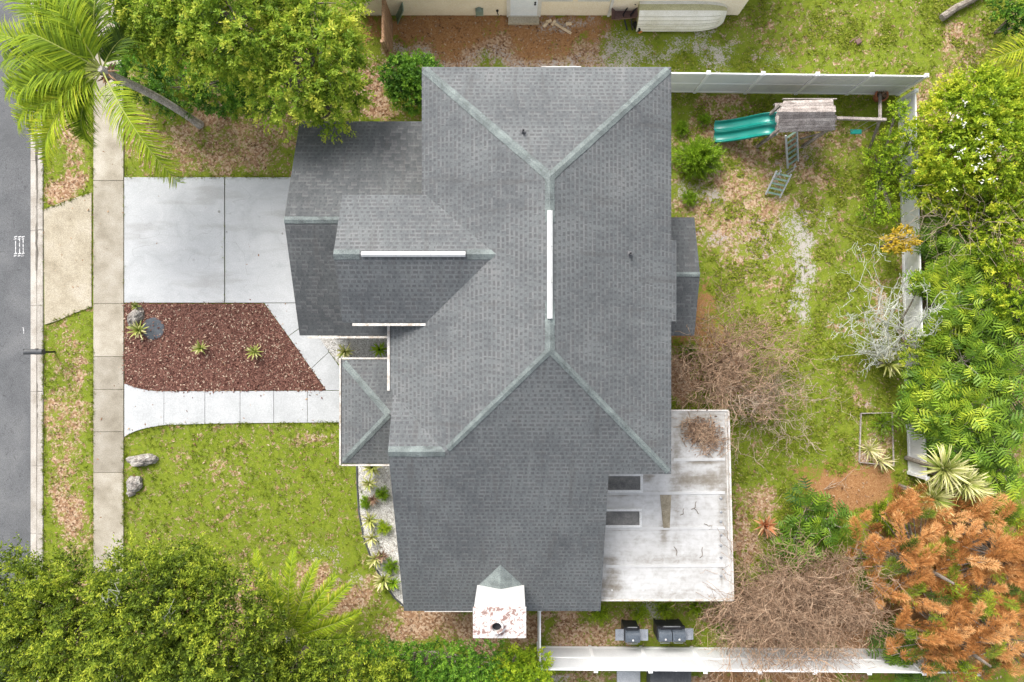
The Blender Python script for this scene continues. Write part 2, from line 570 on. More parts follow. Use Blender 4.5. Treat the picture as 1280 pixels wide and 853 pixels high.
def patio_mat():
    m, n, nd, ln, b = new_mat('patio_roof_metal')
    geo = nd.new('ShaderNodeNewGeometry')
    P = geo.outputs['Position']
    at = nd.new('ShaderNodeAttribute')
    at.attribute_name = 'tint'
    n1 = noise_n(nd, ln, P, .9, 5, .65)
    n2 = noise_n(nd, ln, P, 5, 5, .7, .5)
    mp = nd.new('ShaderNodeMapping')
    mp.inputs['Scale'].default_value = (1.0, 7.0, 1.0)
    ln.new(P, mp.inputs['Vector'])
    n3 = noise_n(nd, ln, mp.outputs[0], 1.1, 4, .65)
    base = ramp(nd, [(.3, (.43, .425, .415)), (.7, (.53, .53, .525))])
    ln.new(n1, base.inputs[0])
    f = math_n(nd, ln, 'ADD', math_n(nd, ln, 'MULTIPLY', n2, .5), math_n(nd, ln, 'MULTIPLY', n3, .35))
    f = math_n(nd, ln, 'ADD', f, math_n(nd, ln, 'MULTIPLY', at.outputs['Fac'], .55))
    k = smooth(nd, ln, f, .40, .86)
    c = mixc(nd, ln, k, base.outputs[0], (.185, .16, .125))
    ln.new(c, b.inputs['Base Color'])
    b.inputs['Roughness'].default_value = .6
    bump(nd, ln, n2, .15, .01, b)
    return m


MAT['patio'] = patio_mat()


def drive_mat():
    m, n, nd, ln, b = new_mat('painted_concrete')
    geo = nd.new('ShaderNodeNewGeometry')
    P = geo.outputs['Position']
    n1 = noise_n(nd, ln, P, .8, 5, .65, 1.0)
    n2 = noise_n(nd, ln, P, 1.7, 3, .5, 2.0)
    n3 = noise_n(nd, ln, P, 34, 3, .7)
    r = ramp(nd, [(.28, (.35, .36, .365)), (.45, (.415, .425, .432)), (.6, (.44, .45, .456)), (.75, (.48, .486, .49))])
    ln.new(n1, r.inputs[0])
    vein = math_n(nd, ln, 'ABSOLUTE', math_n(nd, ln, 'SUBTRACT', n2, .5))
    c = mixc(nd, ln, math_n(nd, ln, 'MULTIPLY', smooth(nd, ln, vein, .018, .0), .18), r.outputs[0], (.62, .62, .62))
    n4 = noise_n(nd, ln, P, .55, 2, .5, 1.0)
    crack = math_n(nd, ln, 'ABSOLUTE', math_n(nd, ln, 'SUBTRACT', n4, .47))
    c = mixc(nd, ln, math_n(nd, ln, 'MULTIPLY', smooth(nd, ln, crack, .004, .0), .35), c, (.20, .20, .19))
    mp = nd.new('ShaderNodeMapping')
    mp.inputs['Scale'].default_value = (.25, 1.0, 1.0)
    ln.new(P, mp.inputs['Vector'])
    n5 = noise_n(nd, ln, mp.outputs[0], 1.5, 4, .6)
    c = mixc(nd, ln, math_n(nd, ln, 'MULTIPLY', smooth(nd, ln, n5, .50, .68), .50), c, (.29, .285, .275))
    v = nd.new('ShaderNodeTexVoronoi')
    v.inputs['Scale'].default_value = .9
    ln.new(P, v.inputs['Vector'])
    wob = math_n(nd, ln, 'ADD', v.outputs['Distance'], math_n(nd, ln, 'MULTIPLY', n3, .05))
    c = mixc(nd, ln, math_n(nd, ln, 'MULTIPLY', smooth(nd, ln, wob, .085, .06), .7), c, (.16, .15, .13))
    c = mixc(nd, ln, .16, c, smooth(nd, ln, n3, .3, .7), 'OVERLAY')
    ln.new(c, b.inputs['Base Color'])
    b.inputs['Roughness'].default_value = .8
    bump(nd, ln, n3, .25, .004, b)
    return m


MAT['drive'] = drive_mat()


def road_mat():
    m, n, nd, ln, b = new_mat('road_asphalt')
    geo = nd.new('ShaderNodeNewGeometry')
    P = geo.outputs['Position']
    n1 = noise_n(nd, ln, P, .5, 5, .65, .6)
    n2 = noise_n(nd, ln, P, 60, 2, .8)
    n3 = noise_n(nd, ln, P, .9, 3, .55, 1.5)
    r = ramp(nd, [(.3, (.085, .088, .092)), (.5, (.112, .115, .12)), (.7, (.145, .147, .15))])
    ln.new(n1, r.inputs[0])
    c = mixc(nd, ln, .7, r.outputs[0], smooth(nd, ln, n2, .25, .75), 'OVERLAY')
    ck = math_n(nd, ln, 'ABSOLUTE', math_n(nd, ln, 'SUBTRACT', n3, .5))
    c = mixc(nd, ln, math_n(nd, ln, 'MULTIPLY', smooth(nd, ln, ck, .006, .0), .6), c, (.035, .035, .035))
    pale = smooth(nd, ln, n2, .70, .78)
    c = mixc(nd, ln, math_n(nd, ln, 'MULTIPLY', pale, .6), c, (.40, .40, .39))
    ln.new(c, b.inputs['Base Color'])
    b.inputs['Roughness'].default_value = .9
    bump(nd, ln, n2, .6, .01, b)
    return m


MAT['road'] = road_mat()
MAT['paint_white'] = pm('worn_road_paint', [(.40, (.13, .13, .13)), (.47, (.50, .50, .50)), (.7, (.66, .66, .66))], 14, .8, .1)


def cap_mat():
    m, n, nd, ln, b = new_mat('peeling_chimney_cap')
    geo = nd.new('ShaderNodeNewGeometry')
    P = geo.outputs['Position']
    n1 = noise_n(nd, ln, P, 4.2, 6, .7, 1.2)
    n2 = noise_n(nd, ln, P, 14, 4, .7)
    r = ramp(nd, [(.44, (.68, .67, .655)), (.515, (.55, .49, .46)), (.55, (.22, .13, .11)), (.7, (.33, .23, .20))])
    ln.new(math_n(nd, ln, 'ADD', math_n(nd, ln, 'MULTIPLY', n1, .8), math_n(nd, ln, 'MULTIPLY', n2, .2)), r.inputs[0])
    ln.new(r.outputs[0], b.inputs['Base Color'])
    b.inputs['Roughness'].default_value = .6
    return m


MAT['cap'] = cap_mat()
# foliage
MAT['lf_light'] = leaf_mat('light_green_leaves', [(0, (.040, .075, .010)), (.4, (.125, .205, .016)), (.7, (.235, .31, .026)), (1, (.42, .42, .055))], .38, gain=1.12)
MAT['lf_olive'] = leaf_mat('olive_green_leaves', [(0, (.030, .048, .008)), (.4, (.088, .135, .014)), (.7, (.20, .26, .022)), (1, (.37, .40, .04))], .42, gain=1.12)
MAT['lf_dark'] = leaf_mat('dark_green_leaves', [(0, (.014, .036, .008)), (.45, (.045, .115, .012)), (.8, (.10, .21, .018)), (1, (.19, .31, .03))], gain=1.15)
MAT['lf_bright'] = leaf_mat('bright_green_leaves', [(0, (.045, .095, .008)), (.5, (.20, .31, .016)), (1, (.42, .48, .03))], gain=1.1)
MAT['lf_philo'] = leaf_mat('glossy_lobed_leaves', [(0, (.018, .05, .008)), (.45, (.070, .135, .012)), (.75, (.155, .24, .018)), (1, (.31, .36, .03))], .28, .45, .25, gain=1.15)
MAT['lf_mix'] = leaf_mat('yellow_green_leaves', [(0, (.04, .08, .008)), (.45, (.16, .245, .014)), (.75, (.28, .35, .02)), (1, (.45, .45, .04))], .38, gain=1.15)
MAT['lf_palm'] = leaf_mat('palm_leaflets', [(0, (.04, .075, .012)), (.4, (.16, .24, .015)), (.7, (.29, .36, .02)), (1, (.52, .48, .05))], .35, .6, .12)
MAT['lf_yucca'] = leaf_mat('strap_leaves', [(0, (.05, .08, .015)), (.4, (.14, .19, .03)), (.7, (.32, .34, .09)), (1, (.60, .55, .30))], .15)
MAT['lf_dead'] = leaf_mat('dead_needles', [(0, (.10, .04, .012)), (.35, (.33, .14, .04)), (.65, (.50, .235, .078)), (1, (.68, .41, .18))], .3, .8, .1, gain=.90)
MAT['lf_soft'] = leaf_mat('soft_green_needles', [(0, (.03, .075, .006)), (.5, (.13, .24, .012)), (1, (.28, .38, .03))], .3, gain=1.1)
MAT['lf_yellow'] = leaf_mat('yellow_leaves', [(0, (.12, .13, .012)), (.5, (.38, .28, .02)), (1, (.58, .42, .05))])
MAT['lf_red'] = leaf_mat('red_orange_leaves', [(0, (.20, .10, .05)), (.5, (.50, .21, .10)), (1, (.65, .46, .25))])
MAT['lf_brown'] = leaf_mat('brown_strap_leaves', [(0, (.05, .03, .02)), (.5, (.15, .09, .06)), (1, (.28, .19, .13))], .1)
MAT['flower'] = leaf_mat('white_petals', [(0, (.65, .65, .55)), (1, (.82, .81, .74))], .2)
MAT['grass'] = leaf_mat('grass_blades', [(0, (.055, .10, .010)), (.45, (.165, .220, .018)), (.75, (.27, .30, .032)), (1, (.44, .37, .15))], .3, .7, .1)
MAT['litter'] = leaf_mat('dry_litter', [(0, (.10, .05, .03)), (.35, (.25, .135, .075)), (.7, (.37, .25, .155)), (1, (.50, .39, .28))], .1, .8, .1)
MAT['chips'] = leaf_mat('mulch_chips', [(0, (.05, .018, .014)), (.5, (.165, .078, .060)), (.85, (.25, .135, .10)), (1, (.46, .35, .26))], 0, .9, .1)
MAT['shells'] = leaf_mat('shell_chips', [(0, (.30, .27, .24)), (.5, (.56, .54, .51)), (1, (.76, .75, .72))], 0, .8, .2)

# ------------------------------------------------------------------ the ground
def sstep(a, b, x):
    t = np.clip((x - a) / (b - a), 0, 1)
    return t * t * (3 - 2 * t)


# (px, py, rx, ry, channel, amount)   channel 0 litter, 1 sand, 2 orange-brown
BLOBS = [
    (85, 560, 45, 330, 0, .50), (85, 180, 45, 120, 0, .5), (300, 600, 190, 110, 0, .33), (980, 330, 175, 270, 0, .41), (230, 185, 170, 65, 0, .55), (1000, 40, 300, 70, 0, .40), (760, 790, 120, 40, 0, .55), (930, 240, 130, 150, 0, .57), (900, 180, 80, 60, 0, .68), (985, 170, 90, 60, 0, .58),
    # front verge and lawn
    (85, 470, 32, 70, 0, .55), (85, 560, 30, 60, 0, .30), (85, 650, 34, 70, 0, .72), (75, 245, 34, 40, 0, .7), (85, 170, 30, 50, 0, .45),
    (200, 190, 70, 45, 0, .50), (300, 190, 80, 55, 0, .62), (345, 165, 50, 40, 0, .60), (250, 160, 60, 25, 0, .65),
    (280, 590, 22, 80, 0, .44), (225, 570, 20, 50, 0, .40), (330, 560, 70, 26, 0, .35), (390, 545, 50, 18, 0, .55), (300, 640, 60, 40, 0, .32),
    (420, 740, 70, 40, 0, .75), (530, 785, 90, 26, 0, .85), (390, 690, 40, 30, 0, .35), (350, 740, 40, 40, 0, .6),
    (400, 545, 40, 10, 1, .35), (400, 700, 30, 20, 1, .35), (440, 720, 20, 20, 1, .4),
    # north strip
    (480, 120, 30, 50, 0, .95), (560, 36, 150, 36, 2, .88), (690, 40, 110, 30, 2, .85), (700, 30, 70, 14, 1, .5),
    (520, 70, 60, 14, 1, .55), (620, 70, 200, 26, 0, .78), (640, 78, 170, 16, 1, .48), (800, 68, 110, 30, 1, .50), (750, 55, 60, 20, 0, .5), (560, 75, 60, 12, 0, .5),
    (780, 65, 25, 14, 0, .3), (880, 60, 50, 25, 1, .52), (900, 20, 40, 20, 0, .55), (960, 70, 40, 18, 1, .35),
    (1195, 45, 50, 35, 0, .62), (1150, 30, 30, 30, 0, .3), (1230, 70, 40, 20, 0, .45), (1080, 40, 50, 30, 0, .16),
    (470, 140, 40, 14, 0, .9),
    # back yard
    (900, 130, 70, 22, 0, .62), (900, 220, 70, 55, 0, .55), (960, 195, 50, 40, 0, .62), (1020, 210, 40, 50, 0, .60), (1060, 175, 35, 40, 0, .50), (1060, 250, 30, 60, 0, .42),
    (890, 260, 45, 40, 0, .55), (940, 290, 40, 30, 0, .35), (870, 240, 30, 30, 1, .48), (900, 290, 40, 20, 1, .42),
    (1008, 320, 30, 55, 1, .62), (1000, 370, 24, 40, 1, .56), (1000, 285, 34, 34, 1, .52), (950, 300, 60, 50, 1, .36), (1010, 390, 14, 40, 1, .5), (980, 225, 20, 40, 1, .35), (1012, 195, 16, 25, 1, .42),
    (1085, 260, 20, 60, 0, .4), (1090, 370, 26, 40, 0, .55), (1080, 490, 30, 30, 0, .6), (1090, 500, 18, 12, 1, .4),
    (880, 400, 50, 60, 2, .62), (900, 460, 60, 60, 0, .72), (940, 500, 70, 60, 0, .5), (860, 480, 30, 60, 0, .8), (960, 420, 40, 40, 0, .45),
    (1055, 610, 60, 36, 2, 1.0), (1095, 560, 35, 40, 0, .65), (1105, 590, 30, 30, 2, .8), (1090, 560, 20, 24, 1, .45), (940, 640, 40, 40, 0, .6), (930, 690, 30, 50, 0, .75),
    (1020, 540, 40, 40, 0, .28), (980, 560, 30, 40, 0, .25),
    (1000, 770, 140, 90, 0, .92), (980, 845, 120, 30, 2, .8), (1180, 740, 160, 150, 2, .8), (1220, 330, 100, 330, 0, .9),
    (720, 785, 60, 34, 0, .68), (800, 770, 60, 25, 0, .45), (700, 800, 40, 15, 1, .3), (810, 765, 18, 16, 1, .6), (890, 770, 30, 30, 0, .6),
    (740, 848, 90, 16, 0, .6), (690, 850, 30, 10, 1, .5), (900, 850, 80, 14, 0, .8),
    (600, 790, 50, 30, 0, .9), (655, 790, 22, 30, 0, .95),
    (140, 770, 300, 80, 0, .75),
]
KERB_X = W(50, 0).x


def cover_at(X, Y, noise_fn=True):
    """weights of litter / sand / orange litter at world points (arrays)"""
    px = X * F / CAM_H + 640
    py = -Y * F / CAM_H + 426.5
    out = np.zeros((len(X), 3))
    out[:, 0] = .34
    out[:, 1] = .08
    wx_ = np.array([mnoise.noise(Vector((a * .55, b_ * .55, 2.0))) * 34 + mnoise.noise(Vector((a * 1.7, b_ * 1.7, 8.0))) * 16 for a, b_ in zip(X, Y)])
    wy_ = np.array([mnoise.noise(Vector((a * .55, b_ * .55, 21.0))) * 34 + mnoise.noise(Vector((a * 1.7, b_ * 1.7, 28.0))) * 16 for a, b_ in zip(X, Y)])
    for (cx, cy, rx, ry, ch, am) in BLOBS:
        amp = min(1.0, min(rx, ry) / 30)
        d = np.sqrt(((px + wx_ * amp - cx) / rx) ** 2 + ((py + wy_ * amp - cy) / ry) ** 2)
        wv = am * (1 - sstep(.15, 1.5, d))
        out[:, ch] = np.maximum(out[:, ch], wv)
    return out


gx = np.concatenate([[-900, -400, -120, -50, -28], np.arange(-21, 21.01, .12), [28, 50, 120, 400, 900]])
gy = np.concatenate([[-900, -400, -120, -50, -22], np.arange(-14.4, 14.41, .12), [22, 50, 120, 400, 900]])
XX, YY = np.meshgrid(gx, gy)
gv = np.stack([XX.ravel(), YY.ravel(), np.zeros(XX.size)], 1)
bumpz = np.array([mnoise.noise(Vector((a * .7, b_ * .7, 0))) * .02 + mnoise.noise(Vector((a * 3, b_ * 3, 5))) * .012 for a, b_ in gv[:, :2]])
gv[:, 2] = bumpz - .03
gv[gv[:, 0] < KERB_X, 2] = -.32
nx, ny = len(gx), len(gy)
ii = (np.arange(ny - 1)[:, None] * nx + np.arange(nx - 1)[None]).ravel()
gf = np.stack([ii, ii + 1, ii + nx + 1, ii + nx], 1)
g = G()
g.add(gv, gf)
ground = g.build('ground', MAT['ground'], smooth=True)
tag(ground, kind='structure')
cov = cover_at(gv[:, 0], gv[:, 1])
ca = ground.data.color_attributes.new('cover', 'FLOAT_COLOR', 'POINT')
ca.data.foreach_set('color', np.concatenate([cov, np.ones((len(cov), 1))], 1).astype(np.float32).ravel())


def pxpoly(pts, z=0.0):
    """photo outline -> world outline, counter-clockwise"""
    p = [W(x, y, z) for x, y in pts]
    a = sum(p[i].x * p[(i + 1) % len(p)].y - p[(i + 1) % len(p)].x * p[i].y for i in range(len(p)))
    return p if a > 0 else p[::-1]


# road, gutter, kerb
g = G()
g.box(((W(36, 0).x - 12) / 1 * .5 + W(36, 0).x * .5, 0, -.22), (W(36, 0).x - (W(36, 0).x - 12) + 0.0, 400, .2))
road = G().box((W(36, 0).x - 4.5, 0, -.17), (9.0, 400, .10)).build('road', MAT['road'])
tag(road, kind='structure')
g = G()
xg0, xg1, xk0, xk1 = W(36, 0).x, W(44.2, 0).x, W(46.5, 0).x, W(54, 0).x
edges = [-200] + [W(0, y).y for y in (853, 740, 668, 583, 490, 382, 288, 200, 110, 20)] + [200]
for a, b_ in zip(edges[:-1], edges[1:]):
    g.box(((xg0 + xg1) / 2, (a + b_) / 2, -.13), (xg1 - xg0, b_ - a - .012, .06), t=random.uniform(.55, .9))
    v = [[xg1 - .03, a, -.096], [xk0 + .03, a, -.086], [xk0 + .03, b_ - .012, -.086], [xg1 - .03, b_ - .012, -.096]]
    g.add(v, [[0, 1, 2, 3]], t=.05, m=1)
    g.box(((xk0 + xk1) / 2, (a + b_) / 2, -.06), (xk1 - xk0, b_ - a - .012, .16), t=random.uniform(.35, .7), bev=.02)
xa, xb = W(42.6, 0).x, W(47.6, 0).x
for ya, yb_, wd in ((60, 250, 1.0), (250, 345, .8), (470, 560, .35)):
    v0, v1 = W(0, ya).y, W(0, yb_).y
    mid_x = W(44.8, 0).x
    nseg = 14
    pl = []
    for i in range(nseg + 1):
        y_ = v0 + (v1 - v0) * i / nseg
        pl.append((mid_x - (.06 + .06 * random.random()) * wd, y_))
    pr = [(mid_x + (.03 + .05 * random.random()) * wd, y_) for _, y_ in pl]
    pl[0] = pl[-1] = None
    L_ = [(x_, y_, -.0935) for x_, y_ in [q for q in pl if q]]
    R_ = [(x_, y_, -.083) for x_, y_ in pr[1:-1]]
    nn_ = len(L_)
    g.add(L_ + R_, [[i, i + 1, nn_ + i + 1, nn_ + i] for i in range(nn_ - 1)], t=.1, m=1)
for ya, yb_, wd in ((60, 350, 1.0), (470, 560, .4)):
    v0, v1 = W(0, ya).y, W(0, yb_).y
    nseg = 26
    L_ = [(W(46.7, 0).x, v0 + (v1 - v0) * i / nseg, .0235) for i in range(nseg + 1)]
    R_ = [(W(46.7, 0).x + wd * max(0.0, math.sin(math.pi * i / nseg)) ** .5 * random.uniform(.02, .11), v0 + (v1 - v0) * i / nseg, .0235) for i in range(nseg + 1)]
    nn_ = len(L_)
    g.add(L_ + R_, [[i + 1, i, nn_ + i, nn_ + i + 1] for i in range(nn_ - 1)], t=.1, m=1)
kerb = g.build('kerb', [MAT['kerb'], MAT['gutter_dirt']])
tag(kerb, kind='structure')

# pavement slabs
g = G()
sx0, sx1 = W(117, 0).x, W(154.6, 0).x
cuts = [(-240, .5), (20, .55), (120, .60), (226, .38), (380, .58), (446, .22), (487, .25), (540, .18), (591, .52), (700, .5), (1100, .5)]
for (y0, t), (y1, _) in zip(cuts[:-1], cuts[1:]):
    a, b_ = W(0, y0).y, W(0, y1).y
    n = max(1, round((a - b_) / 1.6)) if y1 - y0 > 120 and y0 not in (226,) else 1
    for k in range(n):
        ya, yb = a + (b_ - a) * k / n, a + (b_ - a) * (k + 1) / n
        g.box(((sx0 + sx1) / 2, (ya + yb) / 2, -.035), (sx1 - sx0, abs(ya - yb) - .014, .11), t=t + random.uniform(-.05, .05), bev=.008)
pave = g.build('pavement', MAT['walk'])
tag(pave, kind='structure')

# apron between road and pavement
g = G()
ap = [(55, 262), (80, 252), (114.5, 241), (114.5, 384), (92, 392), (72, 401), (56, 406)]
P = pxpoly(ap)
g.slab([(p.x, p.y, .012) for p in P], .1)
apron = g.build('driveway_apron', MAT['apron'])
tag(apron, kind='structure')

# driveway slabs
g = G()
for a, b_ in ((155.8, 280.6), (281.8, 420)):
    x0, x1 = W(a, 0).x, W(b_, 0).x
    g.box(((x0 + x1) / 2, (W(0, 222).y + W(0, 378.6).y) / 2, -.03), (x1 - x0, W(0, 222).y - W(0, 378.6).y, .12), bev=.006)
drive = g.build('driveway', MAT['drive'])
tag(drive, kind='structure')

# front path with its flare, and the diagonal arm to the driveway
g = G()


def arc(p0, p1, c, n=8):
    return [((1 - t) ** 2 * p0[0] + 2 * t * (1 - t) * c[0] + t * t * p1[0], (1 - t) ** 2 * p0[1] + 2 * t * (1 - t) * c[1] + t * t * p1[1]) for t in [k / n for k in range(n + 1)]]


flare = [(205, 489.5)] + [(204.8, 531.5)] + arc((203, 532), (155.8, 546), (172, 535))[1:] + arc((155.8, 479.5), (203, 489.5), (176, 489))
for q in (flare, [(205.4, 489.5), (256, 489.3), (256, 529.8), (205.4, 531.5)], [(256.6, 489.3), (300, 489.1), (300, 529), (256.6, 529.8)],
          [(300.6, 489.1), (342, 488.9), (342, 528.6), (300.6, 529)], [(342.6, 488.9), (384, 488.7), (384, 528.3), (342.6, 528.6)], [(384.6, 488.7), (470, 488.5), (470, 528), (384.6, 528.3)],
          [(331, 379.3), (372, 379.3), (400, 424), (372, 437.3)][0:2] + [(371.5, 379.3), (386, 402), (360.5, 420)],
          [(361, 420.5), (386.4, 402.6), (404.5, 430.5), (387, 457)] if False else [(361, 420.6), (386.3, 402.8), (411, 440), (389, 460.5)],
          [(389.4, 461), (411.4, 440.6), (445, 487.9), (408, 487.9)]):
    P = pxpoly(q)
    g.slab([(p.x, p.y, .018) for p in P], .1)
path = g.build('front_path', MAT['path'])
tag(path, kind='structure')

# mulch bed
g = G()
mb = [(156, 380), (330, 380), (360, 420.5), (388.5, 461), (407, 488)] + [(300, 488.4), (205, 489)] + arc((203, 489), (156, 479), (176, 488.5))[1:]
P = pxpoly(mb)
g.slab([(p.x, p.y, .012) for p in P], .08)
mulch = g.build('mulch_bed', MAT['mulch'])
tag(mulch, kind='structure')
MB_POLY = P

# gravel beds
GB = []
g = G()
for q in ([(399, 423), (425, 457), (440, 470), (490, 470), (490, 415), (400, 415)],
          [(446, 575), (447, 605), (449, 640), (455, 672), (465, 700), (478, 725), (494, 748), (508, 760), (530, 760), (530, 575)]):
    P = pxpoly(q)
    GB.append(P)
    g.slab([(p.x, p.y, .010) for p in P], .06)
grav = g.build('gravel_bed', MAT['gravel'])
tag(grav, kind='structure')

g = G()
pts = [W(x, y, .03) for x, y in ((446, 575), (446.5, 605), (448.5, 640), (454.5, 672), (464.5, 700), (477.5, 725), (493.5, 748), (505, 758))]
g.tube(pts, .035, 6)
tag(g.build('bed_edging', MAT['darkbox']), 'dark curved edging along the white gravel bed by the lawn', 'edging')

# painted utility marks on the road: three strokes with barred ends, and a lone dash
g = G()
for k, x in enumerate((19.5, 24.5, 29)):
    g.box(W(x, 308, -.114), (M(1.1), M(18), .004))
    for y in (297, 318):
        g.box(W(x, y - .8, -.113), (M(4.0), M(1.3), .004), rz=.25)
        g.box(W(x - .6, y + 2.0, -.112), (M(3.4), M(1.2), .004), rz=.25)
g.box(W(29.5, 413, -.114), (M(1.2), M(8), .004))
g.box(W(28.8, 409.6, -.113), (M(3), M(1.2), .004), rz=.3)
marks = g.build('road_marking', MAT['paint_white'])
tag(marks, kind='structure')

# ------------------------------------------------------------------ scatter helpers
LEAF_V = [[0, 0, 0], [.5, .26, -.05], [1, 0, -.04], [.5, -.26, -.05]]
LEAF_F = [[0, 1, 2], [0, 2, 3]]
BLADE_V = [[0, -.05, 0], [0, .05, 0], [1, 0, 0]]
BLADE_F = [[0, 1, 2]]


def unit(n):
    v = rng.normal(size=(n, 3))
    return v / np.linalg.norm(v, axis=1, keepdims=True)


def inside(P, X, Y):
    r = np.zeros(len(X), bool)
    n = len(P)
    j = n - 1
    for i in range(n):
        xi, yi, xj, yj = P[i][0], P[i][1], P[j][0], P[j][1]
        c = ((yi > Y) != (yj > Y)) & (X < (xj - xi) * (Y - yi) / (yj - yi + 1e-12) + xi)
        r ^= c
        j = i
    return r


HARD = [pxpoly(q) for q in ([(-200, -100), (53, -100), (53, 960), (-200, 960)], [(116, -100), (155.6, -100), (155.6, 960), (116, 960)], ap,
                            [(155, 222.5), (420, 222.5), (420, 379), (155, 379)], mb, flare, [(200, 489), (470, 489), (470, 530), (200, 531.5)], [(331, 379), (372, 379), (445, 488), (408, 488)])]
HARD += GB


def hard_at(X, Y):
    r = np.zeros(len(X), bool)
    for P in HARD:
        r |= inside(P, X, Y)
    return r


def scatter_xy(n, x0, x1, y0, y1):
    return rng.uniform(x0, x1, n), rng.uniform(y0, y1, n)


N1 = np.vectorize(lambda a, b_, s_, o: mnoise.noise(Vector((a * s_, b_ * s_, o))))

# grass tufts (stuff)
X, Y = scatter_xy(95000, -18.2, 19.6, -13.2, 13.2)
cv = cover_at(X, Y)
nz = N1(X, Y, 1.3, 3.0) * .35 + N1(X, Y, 4.0, 9.0) * .3
dens = 1.05 - 1.45 * cv[:, 0] - 1.3 * cv[:, 1] - 1.3 * cv[:, 2] + nz * 1.6
keep = (rng.random(len(X)) < dens) & ~hard_at(X, Y)
X, Y, nz = X[keep], Y[keep], nz[keep]
n = len(X)
g = G()
for k in range(5):
    ang = rng.uniform(0, 6.283, n)
    el = rng.uniform(.35, 1.35, n)
    d = np.stack([np.cos(ang) * np.cos(el), np.sin(ang) * np.cos(el), np.sin(el)], 1)
    pos = np.stack([X + rng.normal(0, .03, n), Y + rng.normal(0, .03, n), np.full(n, -.02)], 1)
    g.inst(BLADE_V, BLADE_F, pos, d, unit(n), rng.uniform(.05, .13, n) * np.array([[1.], [1.6], [1.]]).T.repeat(n, 0)[:, 0] if False else np.stack([rng.uniform(.05, .13, n), rng.uniform(.12, .22, n), np.ones(n)], 1), np.clip(rng.normal(.5, .2, n) - nz * .75, 0, 1))
X, Y = scatter_xy(42000, 5.0, 19.0, -9.5, 13.2)
cv = cover_at(X, Y)
wz = N1(X, Y, .9, 60.0) + .6 * N1(X, Y, 2.6, 70.0)
ok = (wz > .12) & (cv[:, 2] < .5) & (rng.random(len(X)) < .9 - cv[:, 1])
X, Y = X[ok], Y[ok]
n = len(X)
for k in range(4):
    ang = rng.uniform(0, 6.283, n)
    d = np.stack([np.cos(ang), np.sin(ang), rng.uniform(.1, .8, n)], 1)
    g.inst(LEAF_V, LEAF_F, np.stack([X, Y, np.full(n, .0)], 1), d, np.array([0, 0, 1.]) + unit(n) * .4, np.stack([rng.uniform(.06, .13, n), rng.uniform(.05, .10, n), np.full(n, .1)], 1), np.clip(rng.normal(.60, .15, n), 0, .85))
EDGES = [((155.6, 222), (375, 222), 1.0), ((116.5, -20), (116.5, 238), .9), ((155, -20), (155, 222), .8), ((116, 405), (116, 720), .9), ((155.2, 548), (155.2, 720), .9), ((54, 20), (54, 262), .6), ((54.5, 405), (54.5, 720), .7),
         ((56, 262), (114, 241), .9), ((56, 406), (114, 384), .9), ((206, 531.5), (425, 528.5), .8), ((156, 546), (204, 532), .8), ((115.8, 245), (115.8, 384), .35), ((281.2, 225), (281.2, 378), .10), ((155.4, 225), (155.4, 378), .12), ((447, 600), (494, 748), .5)]
for (a, b_, dn) in EDGES:
    A, B = W(*a), W(*b_)
    n = int((B - A).length * 42 * dn)
    u = rng.random(n)
    X = A.x + (B.x - A.x) * u + rng.normal(0, .035, n)
    Y = A.y + (B.y - A.y) * u + rng.normal(0, .035, n)
    ok = N1(X, Y, 1.8, 40.0) > -.18
    X, Y = X[ok], Y[ok]
    n = len(X)
    for k in range(5):
        ang = rng.uniform(0, 6.283, n)
        el = rng.uniform(.2, 1.2, n)
        d = np.stack([np.cos(ang) * np.cos(el), np.sin(ang) * np.cos(el), np.sin(el)], 1)
        g.inst(BLADE_V, BLADE_F, np.stack([X, Y, np.full(n, 0.01)], 1), d, unit(n), np.stack([rng.uniform(.05, .13, n), rng.uniform(.12, .22, n), np.ones(n)], 1), np.clip(rng.normal(.5, .2, n), 0, 1))
grass = g.build('grass', MAT['grass'])
tag(grass, 'short green grass growing over the yards and verge', 'grass', kind='stuff')

# fallen leaves (stuff)
X, Y = scatter_xy(95000, -18.2, 19.6, -13.2, 13.2)
cv = cover_at(X, Y)
nz = N1(X, Y, 1.7, 13.0) * .4
dens = np.maximum(cv[:, 0], cv[:, 2]) * 1.15 + nz - .37
dens = np.where((X > 5.2) & (Y > -7.0) & (Y < 9.6), dens * .22, dens)
onhard = hard_at(X, Y)
keep = ((rng.random(len(X)) < dens) & (~onhard)) | (onhard & (X > W(54, 0).x) & (rng.random(len(X)) < .022))
X, Y = X[keep], Y[keep]
n = len(X)
ang = rng.uniform(0, 6.283, n)
d = np.stack([np.cos(ang), np.sin(ang), rng.normal(0, .25, n)], 1)
nn = unit(n) * .5 + np.array([0, 0, 1])
g = G()
g.inst(LEAF_V, LEAF_F, np.stack([X, Y, rng.uniform(0.0, .03, n)], 1), d, nn, np.stack([rng.uniform(.05, .15, n), rng.uniform(.05, .13, n), np.full(n, .1)], 1), rng.beta(1.1, 1.1, n))
lit = g.build('leaf_litter', MAT['litter'])
tag(lit, 'dry brown fallen leaves lying over the ground', 'fallen leaves', kind='stuff')

